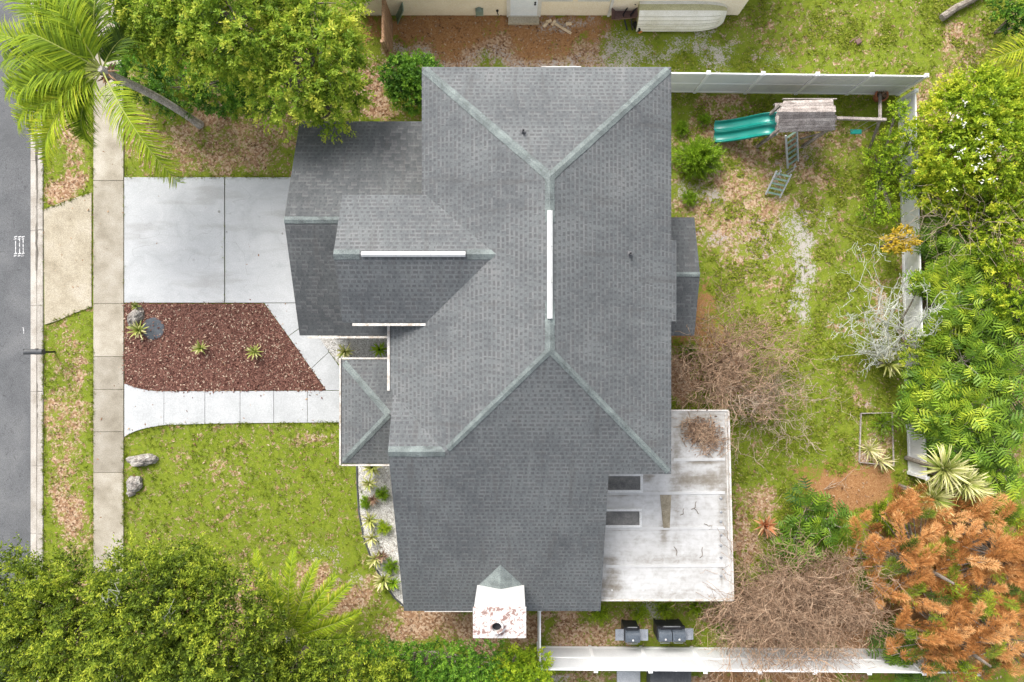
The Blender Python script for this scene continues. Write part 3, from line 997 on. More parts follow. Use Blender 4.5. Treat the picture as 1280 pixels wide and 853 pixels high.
# mulch chips and shell chips (stuff)
def chips(P, n, mat_, name, label, cat, sz, z=.014, light=.06):
    xs, ys = [p.x for p in P], [p.y for p in P]
    X, Y = scatter_xy(n, min(xs), max(xs), min(ys), max(ys))
    k = inside(P, X, Y)
    X, Y = X[k], Y[k]
    n = len(X)
    X = X + rng.standard_t(2, n) * .02
    Y = Y + rng.standard_t(2, n) * .02
    ang = rng.uniform(0, 6.283, n)
    d = np.stack([np.cos(ang), np.sin(ang), rng.normal(0, .3, n)], 1)
    g = G()
    t = rng.uniform(0, .85, n)
    t[rng.random(n) < light] = 1.0
    g.inst(LEAF_V, LEAF_F, np.stack([X, Y, rng.uniform(z, z + .03, n)], 1), d, unit(n) * .5 + np.array([0, 0, 1]), np.stack([rng.uniform(sz[0], sz[1], n), rng.uniform(sz[0], sz[1], n) * .9, np.full(n, .1)], 1), t)
    o = g.build(name, mat_)
    tag(o, label, cat, kind='stuff')


chips(MB_POLY, 15000, MAT['chips'], 'mulch_chips', 'loose red bark chips lying over the mulch bed', 'mulch', (.05, .12), light=.10)
chips(GB[1], 5200, MAT['shells'], 'shell_chips', 'loose white shell chips in the bed beside the lawn', 'gravel', (.03, .07))
chips(GB[0], 3000, MAT['shells'], 'shell_chips', 'loose white shell chips between the garage and the porch', 'gravel', (.03, .07))

# ------------------------------------------------------------------ the house
HZ = (1.05, 2.2, 0)
house = empty('house', HZ, 'two storey house with grey shingled hip roof, white ridge vents and a pale chimney', 'house')


def roof_faces(name, faces, mat_, parent, th=.16):
    """each face: 3d points counter-clockwise from above, + direction of the eave; makes one mesh with UVs in metres"""
    vs, fs, uvs = [], [], []
    for pts in faces:
        pts = [Vector(p) for p in pts]
        nrm = Vector((0, 0, 0))
        for i in range(len(pts)):
            a, b_ = pts[i], pts[(i + 1) % len(pts)]
            nrm += Vector(((a.y - b_.y) * (a.z + b_.z), (a.z - b_.z) * (a.x + b_.x), (a.x - b_.x) * (a.y + b_.y)))
        nrm.normalize()
        if nrm.z < 0:
            pts = pts[::-1]
            nrm = -nrm
        down = (Vector((0, 0, -1)) - nrm * nrm.dot(Vector((0, 0, -1)))).normalized()
        u = nrm.cross(down).normalized()
        b0 = len(vs)
        vs += [p.copy() for p in pts]
        fs.append(list(range(b0, b0 + len(pts))))
        uvs.append([(p.dot(u), -p.dot(down)) for p in pts])
        b1 = len(vs)
        vs += [p - Vector((0, 0, th)) for p in pts]
        fs.append(list(range(b1, b1 + len(pts)))[::-1])
        uvs.append([(0, 0)] * len(pts))
        for i in range(len(pts)):
            j = (i + 1) % len(pts)
            fs.append([b0 + j, b0 + i, b1 + i, b1 + j])
            uvs.append([(0, 0.03)] * 4)
    me = bpy.data.meshes.new(name)
    me.from_pydata([tuple(v) for v in vs], [], fs)
    uvl = me.uv_layers.new(name='UVMap')
    k = 0
    for q in uvs:
        for c in q:
            uvl.data[k].uv = c
            k += 1
    me.materials.append(mat_)
    o = bpy.data.objects.new(name, me)
    COL.objects.link(o)
    o.parent = parent
    o.matrix_parent_inverse = Matrix.Translation(-Vector(world_loc(parent)))
    return o


RX, ZR = 1.052, 7.1
aN, aS = (RX, 4.55, ZR), (RX, -.255, ZR)
NW, NE = (-2.748, 8.35, 5.2), (4.852, 8.35, 5.2)
SE = (4.852, -4.055, 5.2)
V1 = (-2.008, -3.315, 5.57)
main_roof = roof_faces('roof', [
    [aN, NW, (-2.748, .8, 5.2), (-3.8, .8, 4.674), (-3.8, -1.523, 4.674), V1, aS],
    [aN, aS, SE, (4.852, .6, 5.2), (5.03, .6, 5.111), (5.03, 3.08, 5.111), (4.852, 3.08, 5.2), NE],
    [aN, NE, NW],
    [aS, V1, (-3.71, -3.315, 5.57), (-3.70, -9.255, 2.6), (3.03, -9.255, 2.6), (2.95, -4.055, 5.2), SE],
    [V1, (-3.71, -1.613, 4.719), (-3.71, -3.315, 5.57)],
], MAT['shingle'], house)
# the front gable wing riding over the garage
zw, hw, pw = 6.336, 1.94, .55
ze = zw - hw * pw
wx = -5.15
wing = roof_faces('wing_roof', [
    [(-.476, 2.5, zw), (wx, 2.5, zw), (wx, 2.5 - hw, ze), (-2.608, 2.5 - hw, ze)],
    [(-.476, 2.5, zw), (-2.608, 2.5 + hw, ze), (wx, 2.5 + hw, ze), (wx, 2.5, zw)]], MAT['shingle'], house)
gar = roof_faces('garage_roof', [
    [(-7.28, 3.87, 4.2), (-7.28, 7.53, 2.6), (-2.36, 7.53, 2.6), (-2.36, 3.87, 4.2)],
    [(-7.28, 3.87, 4.2), (-2.36, 3.87, 4.2), (-3.41, .19, 2.6), (-7.28, .19, 2.6)]], MAT['shingle_old'], house)
px0, pya, pyb = -5.84, -.65, -4.20
pa = (-4.07, -2.425, 3.48)
porch = roof_faces('porch_roof', [
    [pa, (px0, pya, 2.6), (px0, pyb, 2.6)],
    [pa, (-3.42, -2.425, 3.48), (-3.42, pya, 2.6), (px0, pya, 2.6)],
    [pa, (px0, pyb, 2.6), (-3.42, pyb, 2.6), (-3.42, -2.425, 3.48)]], MAT['shingle'], house)
bay = roof_faces('bay_roof', [
    [(6.25, 2.22, 3.3), (4.46, 2.22, 3.3), (4.46, .18, 2.6), (6.25, .18, 2.6)],
    [(6.25, 2.22, 3.3), (6.25, 4.24, 2.6), (4.46, 4.24, 2.6), (4.46, 2.22, 3.3)]], MAT['shingle_old'], house)


def ridge_line(a, b_, wdt, dl, dr, parent, piece=.30, name='ridge_cap'):
    """overlapping folded cap pieces from a up to b; dl/dr = drop per metre to each side"""
    a, b_ = Vector(a), Vector(b_)
    if a.z < b_.z - .1:
        a = a.lerp(b_, .13 / (b_ - a).length)
    d = b_ - a
    L = d.length
    n = max(2, int(L / piece))
    h = Vector((d.x, d.y, 0)).normalized()
    side = Vector((-h.y, h.x, 0))
    g = G()
    for k in range(n):
        p, q = a + d * (k / n), a + d * min(1, ((k + 1.12) / n))
        l0, l1 = .012, .004
        v = []
        ww = wdt * random.uniform(.97, 1.05)
        for pt, lift in ((p, l0), (q, l1)):
            for sgn, dr_ in ((1, dl), (0, 0), (-1, dr)):
                v.append(pt + side * (sgn * ww / 2) + Vector((0, 0, lift + .008 - dr_ * ww / 2)))
        v += [x - Vector((0, 0, .016)) for x in v[:3]]
        g.add([list(x) for x in v], [[0, 1, 4, 3], [1, 2, 5, 4], [6, 7, 1, 0], [7, 8, 2, 1]], t=random.uniform(.2, .8))
    return g.build(name, MAT['ridge'], parent)


hp = .5 / math.sqrt(2)
ridge_line(NW, aN, .25, hp, hp, main_roof)
ridge_line(NE, aN, .25, hp, hp, main_roof)
ridge_line(SE, aS, .19, hp, hp, main_roof)
ridge_line(V1, aS, .20, hp, hp, main_roof)
ridge_line((-3.71, -3.315, 5.57), V1, .30, .5, .5, main_roof)
ridge_line(aS, (RX, 1.1, ZR), .26, .5, .5, main_roof)
ridge_line((RX, 3.3, ZR), aN, .26, .5, .5, main_roof)
ridge_line((wx, 2.5, zw), (-4.4, 2.5, zw), .28, pw, pw, wing)
ridge_line((-1.3, 2.5, zw), (-.45, 2.5, zw), .28, pw, pw, wing)
ridge_line((-7.28, 3.87, 4.2), (-4.75, 3.87, 4.2), .22, .44, .44, gar)
ridge_line((6.25, 2.22, 3.3), (4.86, 2.22, 3.3), .16, .34, .34, bay)
ridge_line((px0, pya, 2.6), pa, .22, hp, hp, porch)
ridge_line((px0, pyb, 2.6), pa, .22, hp, hp, porch)


def vent(a, b_, wdt, slope, parent):
    a, b_ = Vector(a), Vector(b_)
    d = (b_ - a)
    h = d.normalized()
    sd_ = Vector((-h.y, h.x, 0))
    g = G()
    n = int(d.length / 1.2) + 1
    for k in range(n):
        p, q = a + d * k / n, a + d * ((k + 1) / n) - h * .01
        v = []
        for pt in (p, q):
            for sg, z in ((1, -slope * wdt / 2 + .02), (1, -slope * wdt / 2 + .055), (.35, .065), (-.35, .065), (-1, -slope * wdt / 2 + .055), (-1, -slope * wdt / 2 + .02)):
                v.append(list(pt + sd_ * (sg * wdt / 2) + Vector((0, 0, z))))
        g.add(v, [[0, 1, 7, 6], [1, 2, 8, 7], [2, 3, 9, 8], [3, 4, 10, 9], [4, 5, 11, 10], [0, 5, 4, 3, 2, 1], [6, 7, 8, 9, 10, 11]])
    return g.build('ridge_vent', MAT['white_vent'], parent)


vent((RX, .62, ZR + .01), (RX, 3.62, ZR + .01), .15, .5, main_roof)
vent((-4.33, 2.5, zw + .01), (-1.33, 2.5, zw + .01), .15, pw, wing)
for x, y in ((654, 166), (787, 318)):
    z = 5.9
    for _ in range(5):
        p = W(x, y, z)
        z = min(ZR - .5 * abs(p.x - RX), ZR - .5 * (p.y - 4.55) if p.y > 4.55 else 9)
    p = W(x, y, z)
    g = G()
    g.lathe([(.09, -.06), (.09, .02), (.04, .05), (.04, .22), (.028, .22), (.028, .1)], (p.x, p.y, p.z), 12)
    g.build('vent_pipe', MAT['pipe'], main_roof)

# walls
g = G()
g.box((1.05, 2.15, 2.52), (6.8, 11.6, 5.04))
g.box((-2.72, -.95, 2.25), (1.36, 3.9, 4.5))
g.box((-3.4, 2.5, 2.55), (2.7, 3.1, 5.1))


def yz_prism(x0, x1, prof):
    n = len(prof)
    v = [[x0, y, z] for y, z in prof] + [[x1, y, z] for y, z in prof]
    f = [list(range(n)), list(range(n, 2 * n))[::-1]] + [[i, n + i, n + (i + 1) % n, (i + 1) % n] for i in range(n)]
    g.add(v, f)


yz_prism(-4.76, -2.0, [(.94, 5.1), (4.06, 5.1), (2.5, 6.0)])
yz_prism(-6.9, -2.37, [(.6, 0), (7.12, 0), (7.12, 2.57), (3.87, 3.95), (.6, 2.57)])
yz_prism(-3.36, 2.64, [(-8.86, 0), (-3.6, 0), (-3.6, 5.18), (-8.86, 2.6)])
yz_prism(-3.36, -2.05, [(-3.62, 0), (-2.8, 0), (-2.8, 5.05), (-3.32, 5.3), (-3.62, 5.15)])
yz_prism(4.43, 5.9, [(.55, 0), (3.85, 0), (3.85, 2.5), (2.2, 3.1), (.55, 2.5)])
walls = g.build('wall', MAT['wall'], house)

g = G()
def gut(a, b_, d=.10):
    a, b_ = Vector(a), Vector(b_)
    g = G()
    g.beam(a + Vector((0, 0, -.05)), b_ + Vector((0, 0, -.05)), d * .8, .12)
    g.build('gutter', MAT['gutter'], house)
gut((-3.86, .55, 4.66), (-3.86, -1.55, 4.66))
gut((-4.85, .50, 5.25), (-2.62, .50, 5.25))
gut((-7.0, .13, 2.6), (-3.45, .13, 2.6), .09)
gut((px0 - .055, pya + .06, 2.59), (px0 - .055, pyb - .06, 2.59), .07)
gut((px0, pya + .055, 2.59), (-3.9, pya + .055, 2.59), .07)
gut((px0, pyb - .055, 2.59), (-3.9, pyb - .055, 2.59), .07)
gut((-3.0, -9.27, 2.58), (-1.35, -9.27, 2.58), .05)
gut((.9, 8.365, 5.17), (2.1, 8.365, 5.17), .05)

# porch posts, garage door, front door, windows
for y in (pya - .35, pyb + .35):
    gp = G()
    gp.box((px0 + .35, y, 1.22), (.16, .16, 2.44), bev=.015)
    gp.box((px0 + .35, y, .12), (.24, .24, .2), bev=.02)
    gp.build('porch_post', MAT['white_trim'], house)
gp = G()
gp.box((-4.5, -2.42, .05), (2.2, 3.0, .1), bev=.01)
gp.build('porch_floor', MAT['concrete'], house)
gp = G()
for k in range(4):
    gp.box((-6.92, 3.6, .3 + k * .53), (.05, 4.6, .51), bev=.02)
gp.build('garage_door', MAT['white_trim'], house)
gp = G()
gp.box((-3.42, -2.4, 1.13), (.06, .95, 2.06), bev=.02)
fd = gp.build('front_door', MAT['slide'], house)
gp = G()
gp.lathe([(.03, 0), (.035, .02), (.02, .05)], (-3.46, -2.05, 1.05), 10)
gp.build('door_handle', MAT['metal_grey'], fd)


def window(c, wdt, hgt, axis, parent):
    g1, g2 = G(), G()
    cx, cy, cz = c
    t = .09
    for (du, dz, su, sz) in ((0, hgt / 2, wdt + t, t), (0, -hgt / 2, wdt + t, t), (-wdt / 2, 0, t, hgt - t), (wdt / 2, 0, t, hgt - t), (0, 0, .04, hgt - t)):
        if axis == 'x':
            g1.box((cx, cy + du, cz + dz), (.08, su, sz))
        else:
            g1.box((cx + du, cy, cz + dz), (su, .08, sz))
    if axis == 'x':
        g2.box((cx, cy, cz), (.03, wdt - t, hgt - t))
    else:
        g2.box((cx, cy, cz), (wdt - t, .03, hgt - t))
    f = g1.build('window', MAT['white_trim'], parent)
    g2.build('pane', MAT['glass'], f)


for c, wd, hg, ax in (((-4.78, 2.5, 3.9 + .45), 1.5, 1.0, 'x'), ((-3.42, -5.9, 1.5), 1.6, 1.3, 'x'), ((-3.42, .0, 3.5), .9, 1.1, 'x'), ((4.47, 6.3, 3.9), 1.4, 1.2, 'x'), ((4.47, -1.6, 3.9), 1.4, 1.2, 'x'),
                     ((5.92, 2.2, 1.5), 1.6, 1.3, 'x'), ((1.0, 7.97, 3.9), 1.4, 1.2, 'y'), ((-1.9, -8.88, 1.5), 1.2, 1.2, 'y'), ((1.6, -8.88, 1.5), 1.2, 1.2, 'y')):
    window(c, wd, hg, ax, house)

# chimney
g = G()
cx0, cx1, cy0, cy1, cz = -1.176, .416, -9.08, -8.17, 5.1
g.box(((cx0 + cx1) / 2, (cy0 + cy1) / 2, cz / 2 - .04), (cx1 - cx0 - .03, cy1 - cy0 - .03, cz - .08))
for k in range(9):      # lap boards
    g.box(((cx0 + cx1) / 2, cy1 - .008, 3.1 + k * .21), (cx1 - cx0 - .02, .018, .2))
chim = g.build('chimney', MAT['white_trim'], house)
g = G()
g.box(((cx0 + cx1) / 2, (cy0 + cy1) / 2, cz - .02), (cx1 - cx0 + .04, cy1 - cy0 + .04, .07), bev=.015)
g.build('chimney_cap', MAT['cap'], chim)
fc = W(621, 784, 5.3)
g = G()
g.lathe([(.30, -.20), (.30, -.12), (.20, -.07), (.20, .10), (.15, .10), (.15, -.10)], (fc.x, fc.y, 5.25), 20)
g.lathe([(.148, -.11), (.148, -.09)], (fc.x, fc.y, 5.25), 20, m=1)
g.build('flue', [MAT['cap'], MAT['black']], chim)
g = G()
mid = (cx0 + cx1) / 2
def southz(y):
    return ZR + .5 * (y + .255)
yb, yt = cy1 - .01, cy1 + .82
g.add([[mid, yt, southz(yt) + .012], [mid, yb, southz(yb) + .40], [cx0 + .05, yb, southz(yb) + .012], [cx1 - .05, yb, southz(yb) + .012]], [[0, 2, 1], [0, 1, 3], [1, 2, 3]], t=.8)
g.build('cricket', MAT['ridge'], main_roof)

# patio roof: low white metal roof
g = G()
PZ = 2.4
def pz(x):
    return PZ
poly = [(7.66, -8.95), (7.50, -2.42), (4.40, -2.42), (4.40, -3.7), (2.66, -3.7), (2.66, -8.95)]
xs = np.linspace(2.66, 7.66, 60)
ys = np.linspace(-8.95, -2.42, 78)
gvx = []
for y in ys:
    for x in xs:
        gvx.append([x, y, PZ])
gvx = np.array(gvx)
cxs, cys = gvx[:, 0], gvx[:, 1]
lim = 7.66 - (cys + 8.95) / 6.53 * .16
gvx[:, 0] = np.minimum(cxs, lim)
tt = np.full(len(gvx), .12)
def stain(px_, py_, rx, ry, am):
    q = W(px_, py_, PZ)
    d = np.sqrt(((cxs - q.x) / M(rx, PZ)) ** 2 + ((cys - q.y) / M(ry, PZ)) ** 2)
    return am * (1 - sstep(.2, 1.2, d))
for s_ in ((875, 535, 60, 40, .50), (845, 590, 12, 90, .42), (760, 735, 30, 20, .55), (905, 600, 14, 150, .45), (835, 700, 90, 10, .30), (830, 665, 8, 30, .5), (875, 530, 40, 22, .6), (860, 600, 30, 14, .62), (890, 600, 30, 16, .62), (810, 595, 12, 14, .5), (890, 560, 18, 30, .35), (765, 720, 14, 30, .5), (760, 700, 20, 8, .5),
           (902, 640, 6, 60, .4), (902, 720, 6, 30, .35), (850, 745, 90, 4, .3), (780, 615, 30, 5, .8), (780, 660, 26, 4, .8), (845, 680, 12, 26, .25), (880, 578, 34, 5, .6), (840, 740, 70, 8, .25)):
    tt = np.maximum(tt, stain(*s_))
nxp = len(xs)
i0 = (np.arange(len(ys) - 1)[:, None] * nxp + np.arange(nxp - 1)[None]).ravel()
g.add(gvx, np.stack([i0, i0 + 1, i0 + nxp + 1, i0 + nxp], 1), tt)
g.prism(poly[::-1][::-1], PZ - .16, PZ - .004, t=.2)
patio = g.build('patio_roof', MAT['patio'], house)
for y in (575, 617, 661, 708):
    g = G()
    a, b_ = W(757 if y > 590 else 842, y, PZ), W(906, y - 1, PZ)
    a.z = b_.z = PZ + .008
    g.beam(a, b_, .10, .022, t=.0)
    g.build('roof_seam', MAT['patio'], patio)
g = G()
g.beam((7.48, -2.42, PZ + .02), (7.64, -8.95, PZ + .02), .06, .05, t=.2)
g.beam((7.38, -2.5, PZ + .01), (7.54, -8.9, PZ + .01), .03, .03, t=.2)
g.beam((7.64, -8.96, PZ + .0), (2.7, -8.96, PZ + .0), .05, .06, t=.2)
g.beam((7.48, -2.40, PZ + .0), (4.9, -2.40, PZ + .0), .05, .06, t=.2)
g.build('edge_trim', MAT['gutter'], patio)
for (x0, x1, y0, y1) in ((758, 800, 595.5, 612.5), (757, 799, 639.5, 656.5)):
    g = G()
    a, b_ = W(x0, y1, PZ + .05), W(x1, y0, PZ + .05)
    cx, cy = (a.x + b_.x) / 2, (a.y + b_.y) / 2
    sx, sy = b_.x - a.x, b_.y - a.y
    for (ox, oy, ww, hh) in ((0, sy / 2 + .05, sx + .2, .09), (0, -sy / 2 - .05, sx + .2, .09), (sx / 2 + .05, 0, .09, sy), (-sx / 2 - .05, 0, .09, sy)):
        g.box((cx + ox, cy + oy, PZ + .03), (ww, hh, .08), bev=.01)
    s_ = g.build('skylight', MAT['white_trim'], patio)
    g = G()
    g.box((cx, cy, PZ + .035), (sx + .01, sy + .01, .02))
    g.build('skylight_pane', MAT['pane_dull'], s_)
g = G()
P = pxpoly([(825, 619), (839, 619), (837, 660), (829, 660)], PZ)
g.slab([(p.x, p.y, PZ + .02) for p in P], .018)
g.build('bare_patch', pm('brown_patch', [(.3, (.17, .145, .10)), (.7, (.32, .28, .21))], 4, .8, .2), patio)
for k, (x, y) in enumerate([(901, y) for y in (623, 640, 652, 669, 682, 697, 720)] + [(x, 738) for x in (765, 804, 840, 877)]):
    p = W(x, y, PZ)
    g = G()
    sc_ = 1.0 if k < 7 else .6
    g.lathe([(.05 * sc_, -.01), (.05 * sc_, .02), (.02 * sc_, .03)], (p.x, p.y, PZ), 8)
    g.build('roof_screw', MAT['metal_grey'] if k < 7 else MAT['white_vent'], patio)
gk = G()
for (x, y, rz, L) in ((868, 633, .9, .35), (871, 640, -.7, .3), (853, 641, .9, .3), (885, 657, -.2, .28), (889, 660, .8, .22), (877, 692, 1.2, .4), (845, 690, -1.1, .35)):
    q = W(x, y, PZ)
    cu = [(q.x + L * (t - .5) * math.cos(rz) + .05 * math.sin(5 * t), q.y + L * (t - .5) * math.sin(rz) + .03 * math.cos(6 * t), PZ + .012) for t in np.linspace(0, 1, 6)]
    gk.tube(cu, .012, 4)
    tag(gk.build('twig', MAT['bark']), 'thin dark twig lying on the white patio roof', 'twig', 'loose twigs on the patio roof')
    gk = G()
g = G()
for (x0, y0, x1, y1) in ((2.7, -8.75, 7.4, -8.75), (7.4, -8.75, 7.3, -2.7), (4.5, -2.7, 7.3, -2.7)):
    a, b_ = Vector((x0, y0, 0)), Vector((x1, y1, 0))
    n = 4
    for k in range(n + 1):
        p = a.lerp(b_, k / n)
        g.box((p.x, p.y, 1.12), (.09, .09, 2.24))
    for z in (.1, .9, 2.2):
        g.beam(a + Vector((0, 0, z)), b_ + Vector((0, 0, z)), .06, .08)
scr = g.build('patio_frame', MAT['white_trim'], house)

# ------------------------------------------------------------------ fences
def vinyl_fence(A, B, h, n, label, name='vinyl_fence'):
    A, B = Vector(A), Vector(B)
    d = B - A
    L = d.length
    h_ = d.normalized()
    ang = math.atan2(d.y, d.x)
    t = empty(name, A, label, 'fence')
    for k in range(n + 1):
        p = A + d * (k / n)
        g = G()
        g.box((p.x, p.y, h / 2 + .02), (.115, .115, h + .06), rz=ang, bev=.008)
        g.box((p.x, p.y, h + .07), (.15, .15, .03), rz=ang, bev=.012)
        g.box((p.x, p.y, h + .095), (.09, .09, .03), rz=ang, bev=.014)
        g.build('fence_post', MAT['vinyl'], t)
    for k in range(n):
        p, q = A + d * (k / n) + h_ * .058, A + d * ((k + 1) / n) - h_ * .058
        g = G()
        c = (p + q) / 2
        ln_ = (q - p).length
        m_ = max(4, int(ln_ / .15))
        for j in range(m_):
            pc = p.lerp(q, (j + .5) / m_)
            g.box((pc.x, pc.y, h / 2), (ln_ / m_ - .006, .028, h - .1), rz=ang)
        g.box((c.x, c.y, h / 2), (ln_, .018, h - .12), rz=ang)
        for z, hh in ((.08, .14), (h * .5, .09), (h - .05, .12)):
            if z > h * .4 and z < h * .6 and h < 1.5:
                continue
            g.box((c.x, c.y, z), (ln_, .05, hh), rz=ang, bev=.006, m=1)
        g.build('fence_panel', [MAT['vinyl_panel'], MAT['vinyl']], t)
    return t


vinyl_fence((5.02, 9.50, 0), (14.65, 9.38, 0), 1.83, 5, 'tall white vinyl fence running from the grey roof past the play set')
vinyl_fence((14.70, 9.1, 0), (15.1, -5.0, 0), 1.13, 8, 'low white vinyl fence half buried in shrubs at the back of the yard')
vinyl_fence((1.03, -11.63, 0), (16.5, -11.75, 0), 1.83, 8, 'white vinyl fence behind the two barbecues')
vinyl_fence((1.0, -9.5, 0), (1.0, -11.5, 0), 1.75, 1, 'short white fence return beside the chimney', 'vinyl_fence')

# wooden fence by the neighbour's wall
t = empty('wooden_fence', (-4.62, 10.7, 0), 'brown wooden fence standing end on against the beige wall', 'fence')
for (x, y) in ((-4.62, 10.62), (-4.62, 12.25)):
    g = G()
    g.box((x, y, .92), (.1, .1, 1.84), bev=.01)
    g.build('fence_post', MAT['fence_wood'], t)
g = G()
for k in range(11):
    g.box((-4.55, 10.7 + k * .148, .9), (.025, .138, 1.76 + random.uniform(-.03, .03)), t=random.random())
for z in (.35, 1.0, 1.6):
    g.box((-4.63, 11.43, z), (.045, 1.53, .09), t=random.random())
g.build('fence_boards', MAT['fence_wood'], t)
g = G()
g.beam((-4.38, 12.28, .05), (-4.0, 12.33, 1.05), .5, .03)
g.build('leaning_board', MAT['green_rung']).location = (0, 0, 0)
tag(bpy.data.objects['leaning_board'], 'dark green board leaning between the wooden fence and beige wall', 'board')

# ------------------------------------------------------------------ neighbour's house
NY = 12.40
nb = empty('neighbour_house', (0, NY, 0), 'beige sided house at the upper picture edge with a white door', 'house')
g = G()
g.box((1.4, NY + 3.2, 1.3), (14.4, 6.4, 2.6))
for k in range(13):
    v0 = .18 + k * .185
    g.add([[-5.8, NY - .004, v0 + .185], [8.6, NY - .004, v0 + .185], [8.6, NY - .022, v0], [-5.8, NY - .022, v0]], [[0, 3, 2, 1]])
g.build('wall', MAT['siding'], nb)
nroof = roof_faces('roof', [[(-6.4, NY - .05, 2.7), (9.2, NY - .05, 2.7), (9.2, NY + 3.2, 4.2), (-6.4, NY + 3.2, 4.2)], [(-6.4, NY + 3.2, 4.2), (9.2, NY + 3.2, 4.2), (9.2, NY + 6.8, 2.5), (-6.4, NY + 6.8, 2.5)]], MAT['shingle'], nb)
g = G()
dx0, dx1 = W(638, 0).x, W(671, 0).x
g.box(((dx0 + dx1) / 2, NY - .05, 1.2), (dx1 - dx0, .06, 2.05), bev=.01)
for z in (.65, 1.35, 1.9):
    for sx in (-.24, .24):
        g.box(((dx0 + dx1) / 2 + sx, NY - .082, z), (.34, .015, .5 if z < 1.5 else .3), bev=.006)
dr = g.build('door', MAT['door_white'], nb)
for z in (1.02, 1.16):
    g = G()
    g.lathe([(.03, 0), (.04, .04), (.02, .06)], (dx1 - .1, NY - .1, z), 10)
    g.build('door_handle', MAT['black'], dr)
g = G()
g.box((dx0 - .07, NY - .05, 1.15), (.13, .08, 2.2))
g.box((dx1 + .07, NY - .05, 1.15), (.13, .08, 2.2))
g.box(((dx0 + dx1) / 2, NY - .05, .13), (dx1 - dx0, .10, .08))
g.build('door_frame', MAT['white_trim'], nb)
g = G()
g.box(((dx0 + dx1) / 2, NY - .21, .06), (1.18, .32, .16), bev=.01)
g.build('doorstep', MAT['apron'], nb)
for x0, x1 in ((676, 711), (720, 755)):
    window(((W(x0, 0).x + W(x1, 0).x) / 2, NY - .03, 1.75), M(x1 - x0), 1.0, 'y', nb)
g = G()
g.box((W(760, 0).x, NY - .05, 1.3), (.09, .06, 2.5))
g.build('downpipe', MAT['white_trim'], nb)
p = W(600, 18)
g = G()
g.box((p.x, NY - .09, .45), (.28, .16, .36), bev=.03)
g.lathe([(.10, 0), (.10, .05), (.05, .07)], (p.x, NY - .1, .62), 12)
g.build('meter_box', pm('meter_green', [(.3, (.16, .22, .18)), (.7, (.24, .30, .26))], 5, .6, .1), nb)
g = G()
p = W(622, 18)
g.tube([(p.x, NY - .05, .5), (p.x, NY - .09, .4), (p.x + .03, NY - .12, .3)], .02, 6)
g.lathe([(.05, 0), (.05, .02)], (p.x, NY - .08, .52), 10)
g.build('tap', MAT['black'], nb)

# overturned boat lying on its side against that wall
bo = empty('boat', (W(850, 20).x, NY - .4, 0), 'cream ribbed boat hull lying on its side against the beige wall', 'boat')
g = G()
xs_ = np.linspace(0, 1, 26)
x0, x1 = W(796, 0, .3).x, W(908, 0, .5).x
prof_n = 22
rows_ = []
for i, u in enumerate(xs_):
    taper = 1.0 if u < .62 else math.sqrt(max(0.0, 1 - ((u - .62) / .385) ** 2))
    row_ = []
    for j in range(prof_n):
        s_ = j / (prof_n - 1)
        a = math.pi * .53 * s_
        yy = NY - .03 - .62 * math.cos(a) * (0.35 + .65 * taper) - .01
        zz = .10 + 1.05 * math.sin(a) * (.55 + .45 * taper)
        rib = .014 * math.sin(s_ * prof_n * 1.9) if s_ < .75 else 0
        row_.append([x0 + (x1 - x0) * u - .06 * s_, yy + rib, zz + rib])
    rows_.append(row_)
v = [p for r_ in rows_ for p in r_]
f, fm = [], []
f1, f2 = [], []
for i in range(len(xs_) - 1):
    for j in range(prof_n - 1):
        q = [i * prof_n + j, (i + 1) * prof_n + j, (i + 1) * prof_n + j + 1, i * prof_n + j + 1]
        (f2 if 14 <= j <= 17 else f1).append(q)
g.add(v, np.array(f1))
hull = g.build('hull', MAT['hull'], bo, smooth=True)
for j in (2, 4, 6, 8, 10):
    g = G()
    g.tube([Vector(rows_[i][j]) + Vector((0, -.004, .004)) for i in range(0, 24)], .011, 5)
    g.build('rib', MAT['hull_rib'], bo)
g = G()
g.add([[a_, b_ - .002, c_ + .002] for a_, b_, c_ in v], np.array(f2))
g.build('hull_band', MAT['hull_band'], bo, smooth=True)
g = G()
g.add([rows_[0][j] for j in range(prof_n)] + [[rows_[0][0][0], NY - .03, .1]], [list(range(prof_n + 1))])
g.build('transom', MAT['hull_band'], bo)

# wheelbarrow by the boat
wb = empty('wheelbarrow', W(783, 22), 'brown wheelbarrow with black handles parked beside the cream boat hull', 'wheelbarrow')
g = G()
bc = W(781, 13, .55)
tr = [(-.36, -.28), (.30, -.22), (.36, 0), (.30, .22), (-.36, .28)]
v = [[bc.x + a * 1.45, bc.y - .06 + b_ * 1.3, .72] for a, b_ in tr] + [[bc.x + a * .9, bc.y - .06 + b_ * .85, .40] for a, b_ in tr]
g.add(v, [[5, 6, 7, 8, 9]] + [[i, (i + 1) % 5, 5 + (i + 1) % 5, 5 + i] for i in range(5)])
g.build('tray', MAT['barrow'], wb)
for s_ in (-1, 1):
    g = G()
    q = W(795, 28, .3)
    g.tube([(q.x + s_ * .10 - .2, bc.y - .55, .12), (bc.x + .1 + s_ * .14, bc.y - .1, .42), (bc.x + .40 + s_ * .20, bc.y + .2, .78), (bc.x + .55 + s_ * .20, bc.y + .05, .88)], .03, 6)
    g.build('handle', MAT['black'], wb)
g = G()
q = W(796, 34, .18)
g.lathe([(.10, -.04), (.19, -.05), (.21, 0), (.19, .05), (.10, .04)], (0, 0, 0), 18)
wh = g.build('wheel', MAT['black'], wb, origin=None)
wh.matrix_parent_inverse = Matrix.Identity(4)
wh.location = Vector((q.x, q.y, .21)) - wb.location
wh.rotation_euler = (0, R(90), R(35))
g = G()
g.box((q.x + .12, q.y - .08, .10), (.14, .22, .1), rz=.4, bev=.02)
g.build('foot_block', MAT['orange'], wb)

